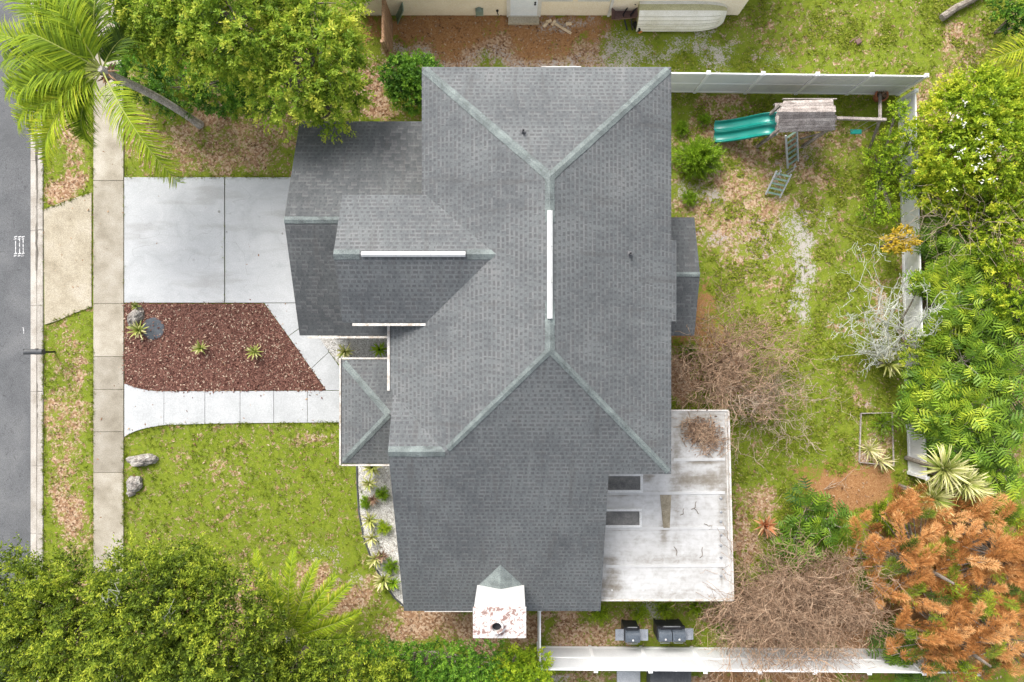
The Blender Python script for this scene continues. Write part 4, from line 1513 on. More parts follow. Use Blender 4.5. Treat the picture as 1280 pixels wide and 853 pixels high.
# bits lying by the neighbour's step
g = G()
g.beam(W(694, 30, .03), W(714, 42, .03), .09, .03)
tag(g.build('plank', MAT['lumber']), 'short pale plank lying by the white door step', 'plank')
for k, (x, y, rz) in enumerate(((686, 27, .3), (692, 29, 1.0), (711, 30, .1), (682, 31, .8))):
    g = G()
    g.box((0, 0, 0), (.22, .11, .07), rz=rz, bev=.01)
    o = g.build('brick', MAT['lumber'])
    o.location = W(x, y, .035)
    tag(o, 'loose tan brick lying beside the white door step', 'brick', 'loose bricks by the step')

# ------------------------------------------------------------------ foliage generators
def tree_crown(g, lobes, n_clump, n_leaf, lsize, twig, tint0=.45, tipgain=.35, up=.5, gap=.0, asp=.8, shell=(.55, 1.0), droop=0.0, seed=0.0, zmin=-.25):
    """leaf clumps through the outer part of each lobe; each clump is a leafy twig"""
    vol = np.array([l[3] * l[4] * l[5] for l in lobes]) ** .67
    cnt = np.maximum(8, (n_clump * vol / vol.sum()).astype(int))
    for (cx, cy, cz, rx, ry, rz), nc in zip(lobes, cnt):
        d = unit(int(nc * 1.8))
        d = d[d[:, 2] > zmin]
        # lumpy outline
        lum = np.array([mnoise.noise(Vector(q) * 2.3 + Vector((cx, cy, seed))) for q in d])
        gp = np.array([mnoise.noise(Vector(q) * 4.2 + Vector((cx + 7, cy, seed + 3))) for q in d])
        keep = gp > gap - .55
        d, lum = d[keep], lum[keep]
        if len(d) > nc:
            d, lum = d[:nc], lum[:nc]
        k = len(d)
        rad = (shell[0] + (shell[1] - shell[0]) * rng.random(k) ** .5) * (1 + .38 * lum)
        base = np.array([cx, cy, cz]) + d * rad[:, None] * np.array([rx, ry, rz])
        td = d * .8 + unit(k) * .55 + np.array([0, 0, up])
        td /= np.linalg.norm(td, axis=1, keepdims=True)
        tl = twig * rng.uniform(.6, 1.4, k)
        lowf = np.array([mnoise.noise(Vector(q) * 1.1 + Vector((seed, 3, 9))) for q in base])
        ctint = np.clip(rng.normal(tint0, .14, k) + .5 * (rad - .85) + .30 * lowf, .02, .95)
        for j in range(n_leaf):
            u = (j + rng.random(k)) / n_leaf
            pos = base + td * (tl * u)[:, None] + unit(k) * (.10 * twig + .02)
            pos[:, 2] -= droop * tl * u * u
            ld = td * .75 + unit(k) * .85
            ld[:, 2] -= droop * .6
            nn = np.array([0, 0, 1.0]) + unit(k) * .6
            s_ = lsize * rng.uniform(.5, 1.45, k) * (1.1 - .35 * u)
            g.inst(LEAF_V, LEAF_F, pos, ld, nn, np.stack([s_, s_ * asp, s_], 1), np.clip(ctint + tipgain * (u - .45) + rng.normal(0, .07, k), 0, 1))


def limbs(g, base, h, r0, lobes, lean=(0, 0), extra=3, k=7):
    b = Vector(base)
    top = b + Vector((lean[0], lean[1], h))
    mid_ = b.lerp(top, .5) + Vector((random.uniform(-.1, .1), random.uniform(-.1, .1), 0))
    g.tube([b, b.lerp(mid_, .3), mid_, top], [r0 * 1.3, r0, r0 * .85, r0 * .65], k)
    for (cx, cy, cz, rx, ry, rz) in lobes:
        c = Vector((cx, cy, cz))
        m_ = top.lerp(c, .5) + Vector((random.uniform(-.2, .2), random.uniform(-.2, .2), -.1))
        g.tube([top - Vector((0, 0, .15)), m_, c], [r0 * .5, r0 * .35, r0 * .22], 6)
        for _ in range(extra):
            q = unit(1)[0]
            q[2] = abs(q[2]) * .8
            e = c + Vector((q[0] * rx, q[1] * ry, q[2] * rz)) * random.uniform(.75, 1.0)
            mm = c.lerp(e, .5) + Vector((random.uniform(-.12, .12), random.uniform(-.12, .12), 0))
            g.tube([c, mm, e], [r0 * .2, r0 * .12, r0 * .05], 5)


def plob(px_, py_, z, r, rz=None, ry=None):
    p = W(px_, py_, z)
    rm = M(r, z)
    return (p.x, p.y, p.z, rm, M(ry, z) if ry else rm, rz if rz else rm * .75)


def tree(name, label, cat, lobes, base, h, r0, mat_, n_clump, n_leaf, lsize, twig, group=None, extra=3, lean=(0, 0), bark='bark', **kw):
    t = empty(name, base, label, cat, group)
    g = G()
    limbs(g, base, h, r0, lobes, lean, extra)
    g.build('trunk', MAT[bark], t)
    g = G()
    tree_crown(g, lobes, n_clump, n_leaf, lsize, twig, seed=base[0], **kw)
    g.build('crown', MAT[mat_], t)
    return t


def shrub(name, label, cat, lobes, mat_, n_clump, n_leaf, lsize, twig, group=None, **kw):
    base = Vector((np.mean([l[0] for l in lobes]), np.mean([l[1] for l in lobes]), 0))
    t = empty(name, base, label, cat, group)
    g = G()
    for (cx, cy, cz, rx, ry, rz) in lobes:
        for _ in range(3):
            e = Vector((cx + random.uniform(-.4, .4) * rx, cy + random.uniform(-.4, .4) * ry, cz + .3 * rz))
            g.tube([base, base.lerp(e, .5) + Vector((0, 0, .1)), e], [.04, .03, .012], 5)
    g.build('stem', MAT['bark'], t)
    g = G()
    tree_crown(g, lobes, n_clump, n_leaf, lsize, twig, seed=base[0], **kw)
    g.build('foliage', MAT[mat_], t)
    return t


# deeply lobed leaf (split-leaf philodendron): pairs of fingers along a midrib
def lobed_leaf():
    v, f = [], []
    n = 4
    for sg in (1, -1):
        for i in range(n):
            u0, u1 = i / n * .86, (i + .58) / n * .86
            ln_ = .50 * math.sin(math.pi * (.16 + .80 * (i + .5) / n)) + .05
            b0 = len(v)
            v += [[u0, .008 * sg, 0], [u1, .008 * sg, 0], [u1 + .17, ln_ * sg, -.12 - .1 * u1], [u0 + .20, ln_ * .92 * sg, -.12 - .1 * u0]]
            f.append([b0, b0 + 1, b0 + 2, b0 + 3] if sg > 0 else [b0 + 3, b0 + 2, b0 + 1, b0])
    b0 = len(v)
    v += [[0, -.035, 0], [.86, -.02, -.08], [1.06, 0, -.16], [.86, .02, -.08], [0, .035, 0], [-.5, 0, -.25]]
    f += [[b0, b0 + 1, b0 + 3, b0 + 4], [b0 + 1, b0 + 2, b0 + 3, b0 + 1]]
    f[-1] = [b0 + 1, b0 + 2, b0 + 3, b0 + 3]
    return v[:-1], [q for q in f[:-1]] + [[b0 + 1, b0 + 2, b0 + 3, b0 + 4]]


LOB_V, LOB_F = lobed_leaf()
LOB_T = [(.05 if (i // 4) % 2 else -.05) for i in range(len(LOB_V))]


def philo(name, label, px_, py_, r, z, mat_='lf_philo', n=120, size=.5, group=None, cat='shrub', tint0=.5, heads=5):
    p = W(px_, py_, z)
    rm = M(r, z)
    base = Vector((p.x, p.y, 0))
    t = empty(name, base, label, cat, group)
    g, gs = G(), G()
    for hh in range(heads):
        a = random.uniform(0, 6.28)
        rr = rm * .55 * math.sqrt(random.random())
        c = Vector((base.x + rr * math.cos(a), base.y + rr * math.sin(a), z * random.uniform(.72, 1.0)))
        gs.tube([base + Vector((0, 0, 0)), base.lerp(c, .5), c], [.05, .045, .03], 6)
        k = n // heads
        ang = rng.uniform(0, 6.283, k)
        el = rng.uniform(-.15, 1.15, k)
        d = np.stack([np.cos(ang) * np.cos(el), np.sin(ang) * np.cos(el), np.sin(el)], 1)
        pl = rm * rng.uniform(.15, .62, k)
        pos = np.array(c) + d * pl[:, None]
        dd = d.copy()
        dd[:, 2] -= .55
        sz = size * rng.uniform(.65, 1.2, k)
        nn = np.array([0, 0, 1.]) + d * .4 + unit(k) * .3
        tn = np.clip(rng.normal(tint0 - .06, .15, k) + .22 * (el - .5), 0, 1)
        g.inst(LOB_V, LOB_F, pos, dd, nn, sz, tn, vt=LOB_T)
        for q in range(0, k, 3):
            gs.tube([c, Vector(pos[q])], [.012, .008], 4, cap=False)
    gs.build('stem', MAT['lf_dark' if False else 'bark'], t)
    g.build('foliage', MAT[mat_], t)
    return t


STRAP_V = [[0, -.035, 0], [0, .035, 0], [.35, .055, .06], [.35, -.055, .06], [.75, .035, .03], [.75, -.035, .03], [1, 0, -.06]]
STRAP_F4 = [[0, 3, 2, 1], [3, 5, 4, 2], [5, 6, 6, 4]]
STRAP_V2 = STRAP_V + [[1, .004, -.06]]
STRAP_F = [[0, 3, 2, 1], [3, 5, 4, 2], [5, 6, 7, 4]]


def rosette(name, label, px_, py_, r, z=.1, mat_='lf_yucca', n=26, group=None, cat='plant', wid=1.0, el=(.15, 1.3), tint=(.5, .2), stem=None, lcap=.55):
    p = W(px_, py_, z)
    rm = M(r, z)
    k = n
    ang = np.arange(k) * 2.4 + rng.uniform(0, .5, k)
    e = np.linspace(el[0], el[1], k) + rng.normal(0, .07, k)
    d = np.stack([np.cos(ang) * np.cos(e), np.sin(ang) * np.cos(e), np.sin(e)], 1)
    pos = np.array([p.x, p.y, z]) + d * .03
    nn = np.array([0, 0, 1.]) + unit(k) * .1 - d * .5
    L = rm * rng.uniform(.8, 1.12, k) / np.maximum(lcap, np.cos(e) ** .5)
    g = G()
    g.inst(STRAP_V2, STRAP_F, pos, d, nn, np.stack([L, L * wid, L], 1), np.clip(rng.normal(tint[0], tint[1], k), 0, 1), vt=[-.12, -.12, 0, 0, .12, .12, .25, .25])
    t = empty(name, (p.x, p.y, 0), label, cat, group)
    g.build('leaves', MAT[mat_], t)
    gs = G()
    gs.tube([(p.x, p.y, 0), (p.x, p.y, z + .03)], [.04, .03] if z < .5 else [.09, .07], 6)
    gs.build('stem', MAT['bark'], t)
    return t


def frond(gl, gr, c, azim, el0, L, droop, lf=.6, n=54, tint=.5, width=.028, vshape=.35):
    """one feather palm frond: rachis curve + leaflets"""
    pts = []
    p = Vector(c)
    e = el0
    m_ = 14
    for i in range(m_ + 1):
        pts.append(p.copy())
        e -= droop / m_ * (.4 + 1.2 * i / m_)
        p = p + Vector((math.cos(azim) * math.cos(e), math.sin(azim) * math.cos(e), math.sin(e))) * (L / m_)
    gr.tube(pts, [max(.006, .03 * (1 - i / (m_ + 2))) for i in range(m_ + 1)], 5, t=.62)
    P_, D_, N_, S_, T_ = [], [], [], [], []
    for i in range(n):
        u = .14 + .86 * i / (n - 1)
        q = u * m_
        a = int(min(q, m_ - 1))
        pos = pts[a].lerp(pts[a + 1], q - a)
        ax = (pts[a + 1] - pts[a]).normalized()
        side = ax.cross(Vector((0, 0, 1))).normalized()
        upv = side.cross(ax)
        for sg in (1, -1):
            ll = lf * (math.sin(math.pi * (.12 + .80 * u)) ** .7) * random.uniform(.8, 1.12)
            dv = side * sg * random.uniform(.75, 1.0) + ax * (.45 + .5 * u) + upv * (vshape + random.uniform(-.3, .2))
            P_.append(pos)
            D_.append(dv)
            N_.append(upv + Vector((random.uniform(-.3, .3),) * 3))
            S_.append((ll, ll * .55 + .12, ll))
            T_.append(min(1, max(0, random.gauss(tint, .14))))
    LV = [[0, -width, 0], [0, width, 0], [.45, width * 1.1, .02], [.45, -width * 1.1, .02], [.8, width * .6, -.10], [.8, -width * .6, -.10], [1, 0, -.28], [1, .003, -.28]]
    gl.inst(LV, STRAP_F, np.array(P_), np.array(D_), np.array(N_), np.array(S_), T_, vt=[-.05, -.05, 0, 0, .08, .08, .15, .15])


# ------------------------------------------------------------------ the street palm
pb = W(250, 156, 0)
pc = W(134, 92, 5.0)
palm = empty('palm_tree', pb, 'tall feathery palm with leaning grey trunk beside the pavement', 'palm tree')
g = G()
pts = [pb.lerp(pc, t) + Vector((0, 0, 0)) for t in np.linspace(0, 1, 14)]
for i, p in enumerate(pts):
    p.z = 5.0 * (i / 13)
# a slightly bowed trunk
for i, p in enumerate(pts):
    b_ = math.sin(math.pi * i / 13) * .10
    p.x += b_ * .4
    p.y += b_
g.tube(pts, [.17, .145] + [.13] * 9 + [.125, .13, .14], 10)
g.tube([pts[-1], pts[-1] + Vector((-.03, .02, .35))], [.15, .10], 8)
g.build('trunk', MAT['palm_bark'], palm)
gb = G()
for k in range(22):
    a = random.uniform(0, 6.28)
    e = random.uniform(-.3, .9)
    q = Vector((math.cos(a) * math.cos(e), math.sin(a) * math.cos(e), math.sin(e))) * random.uniform(.25, .5)
    gb.tube([pts[-1] + Vector((0, 0, random.uniform(-.3, .15))), pts[-1] + q], [.045, .015], 5)
gb.build('boot', MAT['fence_wood'], palm)
gl, gr = G(), G()
cc = pts[-1] + Vector((0, 0, .25))
FR = [  # tip px, py, length, start elevation, droop, tint
    (15, 62, 3.3, .55, 1.3, .62), (45, 5, 3.4, .55, 1.2, .52), (95, -28, 3.3, .5, 1.2, .50), (120, 5, 2.4, .8, 1.6, .55),
    (28, 128, 3.2, .35, 1.2, .50), (18, 175, 3.5, .35, 1.45, .66), (70, 215, 3.5, .40, 1.5, .70), (225, 218, 3.6, .35, 1.15, .62),
    (82, 118, 2.5, .75, 1.9, .45), (60, 60, 2.6, .9, 2.0, .50), (150, -30, 3.0, .4, 1.4, .35), (190, 30, 1.5, .1, 1.2, .15), (38, 95, 3.0, .6, 1.5, .45), (45, 190, 3.2, .5, 1.7, .6), (70, -10, 3.1, .7, 1.6, .5), (30, 150, 2.8, .75, 1.9, .55), (110, 190, 2.3, .2, 1.5, .45)]
for (tx, ty, L, e0, dr_, tn) in FR:
    tp = W(tx, ty, 4.0)
    az_ = math.atan2(tp.y - cc.y, tp.x - cc.x)
    frond(gl, gr, cc, az_, e0, L * 1.14, dr_ * 1.05, lf=.80, n=86, tint=tn - .10, width=.030)
gr.build('frond_rib', MAT['lf_yucca'], palm)
gl.build('frond', MAT['lf_palm'], palm)

# a second palm whose fronds enter at the right picture edge
p2 = W(1318, 55, 0)
palm2 = empty('palm_tree', p2, 'palm whose yellow green fronds reach in at the upper right edge', 'palm tree')
c2 = W(1322, 50, 3.4)
g = G()
g.tube([p2, p2.lerp(c2, .5), c2], [.16, .13, .12], 9)
g.build('trunk', MAT['palm_bark'], palm2)
gl, gr = G(), G()
for (tx, ty, L, tn) in ((1222, 84, 2.7, .75), (1240, 100, 2.4, .7), (1260, 130, 2.6, .6), (1400, 30, 3, .5), (1330, -60, 3, .5), (1270, 10, 2.0, .4), (1400, 120, 3, .5)):
    tp = W(tx, ty, 3.0)
    frond(gl, gr, c2, math.atan2(tp.y - c2.y, tp.x - c2.x), .45, L, 1.1, lf=.6, n=50, tint=tn, width=.026)
gr.build('frond_rib', MAT['lf_yucca'], palm2)
gl.build('frond', MAT['lf_palm'], palm2)

# small date-palm behind the lower-left trees
p3 = W(362, 800, 0)
palm3 = empty('low_palm', p3, 'low palm with arching fronds rising out of the lower left trees', 'palm')
c3 = W(362, 796, 2.5)
g = G()
g.tube([p3, c3], [.16, .14], 9)
g.build('trunk', MAT['palm_bark'], palm3)
gl, gr = G(), G()
for (tx, ty, L, e0, dr_, tn) in ((318, 660, 3.4, .50, .9, .62), (372, 660, 3.2, .45, .9, .55), (402, 690, 2.9, .4, .9, .55), (425, 712, 2.7, .35, .9, .50), (448, 722, 2.9, .35, .9, .55), (460, 765, 2.6, .3, 1.0, .60), (440, 800, 2.2, .3, 1.0, .4), (345, 670, 2.6, .6, 1.0, .45), (300, 740, 2.2, .5, 1, .4)):
    tp = W(tx, ty, 2.5)
    frond(gl, gr, c3, math.atan2(tp.y - c3.y, tp.x - c3.x), e0, L, dr_, lf=.38, n=84, tint=tn - .05, width=.045, vshape=.35)
gr.build('frond_rib', MAT['lf_yucca'], palm3)
gl.build('frond', MAT['lf_palm'], palm3)

# ------------------------------------------------------------------ trees and shrubs
# upper left
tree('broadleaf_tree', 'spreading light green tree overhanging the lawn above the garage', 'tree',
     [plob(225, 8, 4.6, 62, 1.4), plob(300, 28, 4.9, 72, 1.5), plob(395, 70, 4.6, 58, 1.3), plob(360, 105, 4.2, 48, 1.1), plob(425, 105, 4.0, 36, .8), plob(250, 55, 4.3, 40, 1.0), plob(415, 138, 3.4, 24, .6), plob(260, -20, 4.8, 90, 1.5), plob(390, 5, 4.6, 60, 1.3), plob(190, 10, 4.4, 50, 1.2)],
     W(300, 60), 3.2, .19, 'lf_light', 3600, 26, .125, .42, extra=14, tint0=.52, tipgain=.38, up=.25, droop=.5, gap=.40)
shrub('hedge_shrub', 'dark green leafy hedge under the light green tree', 'hedge',
      [plob(180, 95, 1.0, 32, .8), plob(225, 108, 1.0, 34, .8), plob(275, 112, 1.0, 34, .8), plob(315, 112, 1.0, 30, .8), plob(175, 50, 1.0, 30, .7)],
      'lf_dark', 1100, 18, .11, .22, tint0=.55)
shrub('rounded_shrub', 'dense dark green shrub beside the upper left roof corner', 'shrub',
      [plob(500, 97, 1.0, 22, .75), plob(528, 95, 1.1, 22, .75), plob(512, 115, .9, 22, .6), plob(535, 112, .9, 18, .6)], 'lf_dark', 700, 18, .11, .20, tint0=.62)
# lower left: row of trees
LL = [
    ('olive green tree in the lower left corner of the picture', [plob(30, 780, 4.8, 84, 1.6), plob(115, 782, 4.9, 84, 1.6), plob(85, 745, 4.2, 50, 1.2), plob(20, 742, 4.2, 50, 1.2), plob(60, 830, 5.0, 95, 1.6), plob(-30, 810, 4.6, 80, 1.5)], W(60, 760), (.040)),
    ('olive green tree with dead twigs below the front lawn', [plob(200, 770, 5.0, 82, 1.7), plob(272, 775, 4.8, 76, 1.6), plob(175, 730, 4.2, 45, 1.2), plob(240, 722, 4.2, 45, 1.2), plob(180, 830, 5.0, 85, 1.7), plob(265, 835, 5.2, 80, 1.6)], W(215, 745), .045),
    ('lower olive green tree between the small palm and the hedge', [plob(368, 850, 4.0, 50, 1.2), plob(430, 850, 3.9, 50, 1.2), plob(330, 880, 4.0, 70, 1.3), plob(470, 870, 3.6, 50, 1.0)], W(385, 810), .03)]
for k, (lab, lobes, base, _) in enumerate(LL):
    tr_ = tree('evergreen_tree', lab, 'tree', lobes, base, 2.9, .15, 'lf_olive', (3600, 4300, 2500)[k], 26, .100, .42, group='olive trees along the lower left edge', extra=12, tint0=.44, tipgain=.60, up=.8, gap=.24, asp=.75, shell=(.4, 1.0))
    for spots_ in (((128, 742), (136, 738), (146, 745), (132, 752), (150, 738)), ((205, 770), (212, 762), (222, 774))) if k == 1 else ():
        g = G()
        for (x, y) in spots_:
            a = W(138 if x < 160 else 212, 778 if x < 160 else 800, 5.2)
            e = W(x, y, 6.3)
            m_ = a.lerp(e, .5) + Vector((random.uniform(-.1, .1), random.uniform(-.1, .1), .05))
            g.tube([a, m_, e], [.022, .015, .006], 5, t=.8)
            for _q in range(4):
                st = m_.lerp(e, random.random())
                g.tube([st, st + Vector((random.uniform(-.25, .25), random.uniform(0, .35), random.uniform(.05, .2)))], [.009, .005], 4, t=.7, cap=False)
        g.build('dead_twig', MAT['lichen'], tr_)
g = G()
shrub('hedge', 'dark clipped hedge below the south eave', 'hedge',
      [plob(x, 826 + 3 * math.sin(x), 1.5, 24, 1.0) for x in range(440, 625, 22)] + [plob(x, 850, 1.5, 24, 1.0) for x in range(450, 620, 24)], 'lf_dark', 2300, 16, .085, .18, tint0=.62, tipgain=.3, up=.7)
shrub('bright_shrub', 'bright yellow green shrub at the end of the dark hedge', 'shrub',
      [plob(640, 835, 1.7, 22, .7), plob(664, 838, 1.7, 22, .7), plob(650, 858, 1.7, 28, .7), plob(628, 850, 1.6, 18, .6)], 'lf_bright', 620, 18, .12, .22, tint0=.6)

# back yard shrub by the slide
def needle_shrub(name, label, px_, py_, r, h, mat_, n, cat='shrub', tint=(.55, .2), L=.16, ry=None):
    p = W(px_, py_, h * .5)
    t = empty(name, (p.x, p.y, 0), label, cat)
    g, gs = G(), G()
    rm = M(r, h * .5)
    rym = M(ry, h * .5) if ry else rm
    for k in range(n):
        a = random.uniform(0, 6.28)
        e = random.uniform(.1, 1.4)
        d = Vector((math.cos(a) * math.cos(e) * rm, math.sin(a) * math.cos(e) * rym, math.sin(e) * h))
        st = Vector((p.x, p.y, .05)) + d * .15
        en = Vector((p.x, p.y, .05)) + d * random.uniform(.75, 1.1)
        if k % 4 == 0:
            gs.tube([st, en], [.012, .004], 4, cap=False)
        m_ = 34
        u = rng.random(m_) ** .7
        pos = np.array(st)[None] + (np.array(en) - np.array(st))[None] * u[:, None]
        dd = np.array(d.normalized())[None] + unit(m_) * .9
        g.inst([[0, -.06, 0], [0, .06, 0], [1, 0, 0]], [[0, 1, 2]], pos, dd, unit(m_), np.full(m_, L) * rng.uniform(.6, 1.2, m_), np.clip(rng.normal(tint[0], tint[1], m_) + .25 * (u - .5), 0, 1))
    gs.build('stem', MAT['bark'], t)
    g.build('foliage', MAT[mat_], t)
    return t


needle_shrub('feathery_shrub', 'soft feathery green shrub beside the green slide', 875, 196, 36, 1.1, 'lf_soft', 420, ry=28)
for k, (x, y, r, lab) in enumerate(((478, 618, 9, 'low weed between the porch roof and the dead brown bromeliad'), (480, 660, 10, 'low weed against the house at the middle of the gravel bed'), (488, 708, 11, 'low weed against the house near the lower end of the gravel bed'), (458, 628, 8, 'low weed against the edging of the upper gravel bed'), (935, 720, 16, 'green weed under the left reddish bare shrub'), (905, 790, 14, 'green weed between the larger barbecue and the bare shrub'), (960, 705, 14, 'green weed just below the orange red bromeliad'), (870, 760, 14, 'green weed at the lower edge of the white patio roof'), (852, 160, 10, 'small green weed close to the upper right roof edge'), (880, 150, 9, 'small green weed between roof and slide'), (862, 247, 11, 'small weed below the feathery shrub'), (750, 768, 14, 'leafy weed at the lower house corner'), (800, 768, 13, 'leafy weed beside the smaller barbecue'), (830, 762, 16, 'leafy weeds below the white patio roof'), (1105, 530, 20, 'tuft of long grass inside the raised bed frame'), (863, 437, 12, 'dark green weed under the bare pale twigs'), (855, 372, 8, 'small weed beside the bay roof'), (1075, 690, 20, 'green tuft beside the glossy shrub'))):
    needle_shrub('weed', lab, x, y, r, .35, 'lf_bright' if k in (1, 4, 7, 11, 12, 13) else 'lf_soft', 60, 'weed', L=.12)

# right side
shrub('flowering_shrub', 'large yellow green shrub with white blossoms behind the corner of the fence', 'shrub',
      [plob(1186, 150, 2.4, 36, 1.0), plob(1222, 140, 2.8, 48, 1.2), plob(1190, 200, 2.4, 42, 1.1), plob(1243, 195, 2.8, 48, 1.2), plob(1176, 232, 1.9, 32, .9), plob(1265, 140, 2.6, 38, 1.1)], 'lf_mix', 2200, 22, .12, .32, tint0=.56, gap=.12)
g = G()
for k in range(34):
    q = W(random.uniform(1180, 1275), random.uniform(125, 240), 3.75)
    m_ = random.choice((3, 4, 5, 6, 6, 14))
    pos = np.array(q)[None] + rng.normal(0, .06, (m_, 3))
    g.inst(LEAF_V, LEAF_F, pos, unit(m_) + np.array([0, 0, .5]), np.array([0, 0, 1.]) + unit(m_) * .5, np.full(m_, .10), rng.random(m_))
g.build('blossom', MAT['flower'], bpy.data.objects['flowering_shrub'])
shrub('flowering_shrub', 'yellow green shrub with few blossoms at the right picture edge', 'shrub',
      [plob(1205, 258, 1.7, 32, .7), plob(1238, 272, 1.8, 34, .7), plob(1262, 250, 2.5, 45, 1.0), plob(1275, 300, 2.4, 50, 1.1), plob(1280, 370, 2.4, 40, 1.0)], 'lf_mix', 1300, 22, .12, .3, tint0=.52, gap=.15)
shrub('fence_shrub', 'mid green shrub leaning on the yard side of the low fence', 'shrub',
      [plob(1108, 178, .6, 12, .4), plob(1096, 198, .45, 15, .3), plob(1112, 215, .55, 10, .4), plob(1100, 238, .35, 17, .25), plob(1110, 268, .35, 11, .25), plob(1088, 265, .2, 12, .15), plob(1118, 140, 1.1, 9, .4), plob(1122, 195, 1.1, 8, .3)], 'lf_bright', 620, 14, .08, .24, tint0=.42, gap=.25)
shrub('fence_shrub', 'yellow green shrub spilling over the low fence beside the blossoms', 'shrub', [plob(1138, 168, 1.35, 13, .35), plob(1146, 222, 1.4, 16, .4), plob(1134, 238, 1.3, 9, .25)], 'lf_mix', 240, 14, .10, .24, tint0=.5)
shrub('fence_shrub', 'green shrub spilling over the low fence behind the white bare tree', 'shrub', [plob(1146, 428, 1.3, 13, .35), plob(1140, 450, 1.25, 13, .3), plob(1150, 352, 1.3, 9, .25)], 'lf_light', 200, 14, .10, .24, tint0=.45)
shrub('dark_shrub', 'dark shrub in the upper right corner', 'shrub', [plob(1268, 10, 1.4, 26, .9), plob(1285, 30, 1.4, 24, .8)], 'lf_dark', 360, 16, .11, .22)
shrub('yellow_shrub', 'yellow leaved shrub growing over the low fence', 'shrub', [plob(1128, 300, 1.3, 14, .35), plob(1118, 306, 1.1, 12, .3)], 'lf_yellow', 90, 14, .12, .15, tint0=.5)
PH = [(1190, 298, 34, 1.7), (1230, 325, 40, 2.0), (1178, 345, 28, 1.6), (1212, 378, 42, 2.1), (1256, 400, 42, 2.3), (1182, 420, 32, 1.7), (1222, 442, 42, 2.0), (1265, 470, 42, 2.2), (1168, 474, 34, 1.8), (1215, 505, 42, 2.0), (1160, 508, 28, 1.7), (1258, 540, 42, 2.1), (1198, 545, 36, 1.9), (1245, 595, 34, 1.7)]
PHL = ['first glossy lobed shrub below the blossoming shrub, beside the low fence', 'glossy lobed shrub below the blossoming shrub, away from the fence', 'small lobed shrub touching the low fence just under the yellow leaves', 'big lobed shrub level with the top of the white bare tree',
       'tall lobed shrub at the right edge, level with the white bare tree', 'lobed shrub behind the tips of the white bare tree', 'lobed shrub in the middle of the right hand thicket', 'lobed shrub at the right edge just below the middle of the thicket', 'lobed shrub spilling over the low fence below the white bare tree',
       'broad lobed shrub right of the raised bed', 'lobed shrub hanging over the low fence beside the raised bed', 'lobed shrub at the right edge above the yuccas', 'lobed shrub directly above the yucca heads', 'lobed shrub to the right of the yucca heads']
for (x, y, r, z), lab in zip(PH, PHL):
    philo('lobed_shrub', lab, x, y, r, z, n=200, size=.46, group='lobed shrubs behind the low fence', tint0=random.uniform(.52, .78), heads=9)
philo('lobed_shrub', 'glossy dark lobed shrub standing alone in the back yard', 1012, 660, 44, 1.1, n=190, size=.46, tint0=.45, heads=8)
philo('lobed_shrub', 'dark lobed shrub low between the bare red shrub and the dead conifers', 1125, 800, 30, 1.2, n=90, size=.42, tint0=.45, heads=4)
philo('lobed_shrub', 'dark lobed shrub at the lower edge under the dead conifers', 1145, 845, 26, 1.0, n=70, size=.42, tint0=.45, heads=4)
# big plain leaves near the yuccas
g = G()
t = empty('broad_leaf_plant', W(1250, 575), 'plant with big plain oval leaves right of the yuccas', 'plant')
k = 16
ang = rng.uniform(0, 6.28, k)
d = np.stack([np.cos(ang), np.sin(ang), np.full(k, -.1)], 1)
pos = np.array(W(1250, 550, 2.0))[None] + d * rng.uniform(.2, .9, k)[:, None]
g.inst([[0, 0, 0], [.3, .3, .02], [.7, .26, -.05], [1, 0, -.15], [.7, -.26, -.05], [.3, -.3, .02]], [[0, 1, 2, 3], [0, 3, 4, 5]], pos, d, np.tile([0, 0, 1.], (k, 1)) + unit(k) * .2, np.full(k, .5), rng.uniform(.4, .75, k))
g.build('foliage', MAT['lf_philo'], t)
gs = G()
for q in pos:
    gs.tube([t.location, Vector(q)], [.02, .01], 5, cap=False)
gs.build('stem', MAT['lf_dark'], t)

# yuccas
for (x, y, r, z, lab) in ((1178, 586, 30, 2.2, 'yucca head nearest the low fence end, pale and spiky'), (1163, 622, 27, 1.9, 'lowest yucca head, with cream leaf tips'), (1203, 603, 26, 2.2, 'right hand yucca head above the dead conifers'), (1215, 612, 22, 1.8, 'smallest yucca head beside the dead conifers')):
    rosette('yucca', lab, x, y, r, z, n=130, wid=.62, el=(-.35, 1.35), tint=(.66, .16), lcap=.9, group='yuccas by the end of the low fence')
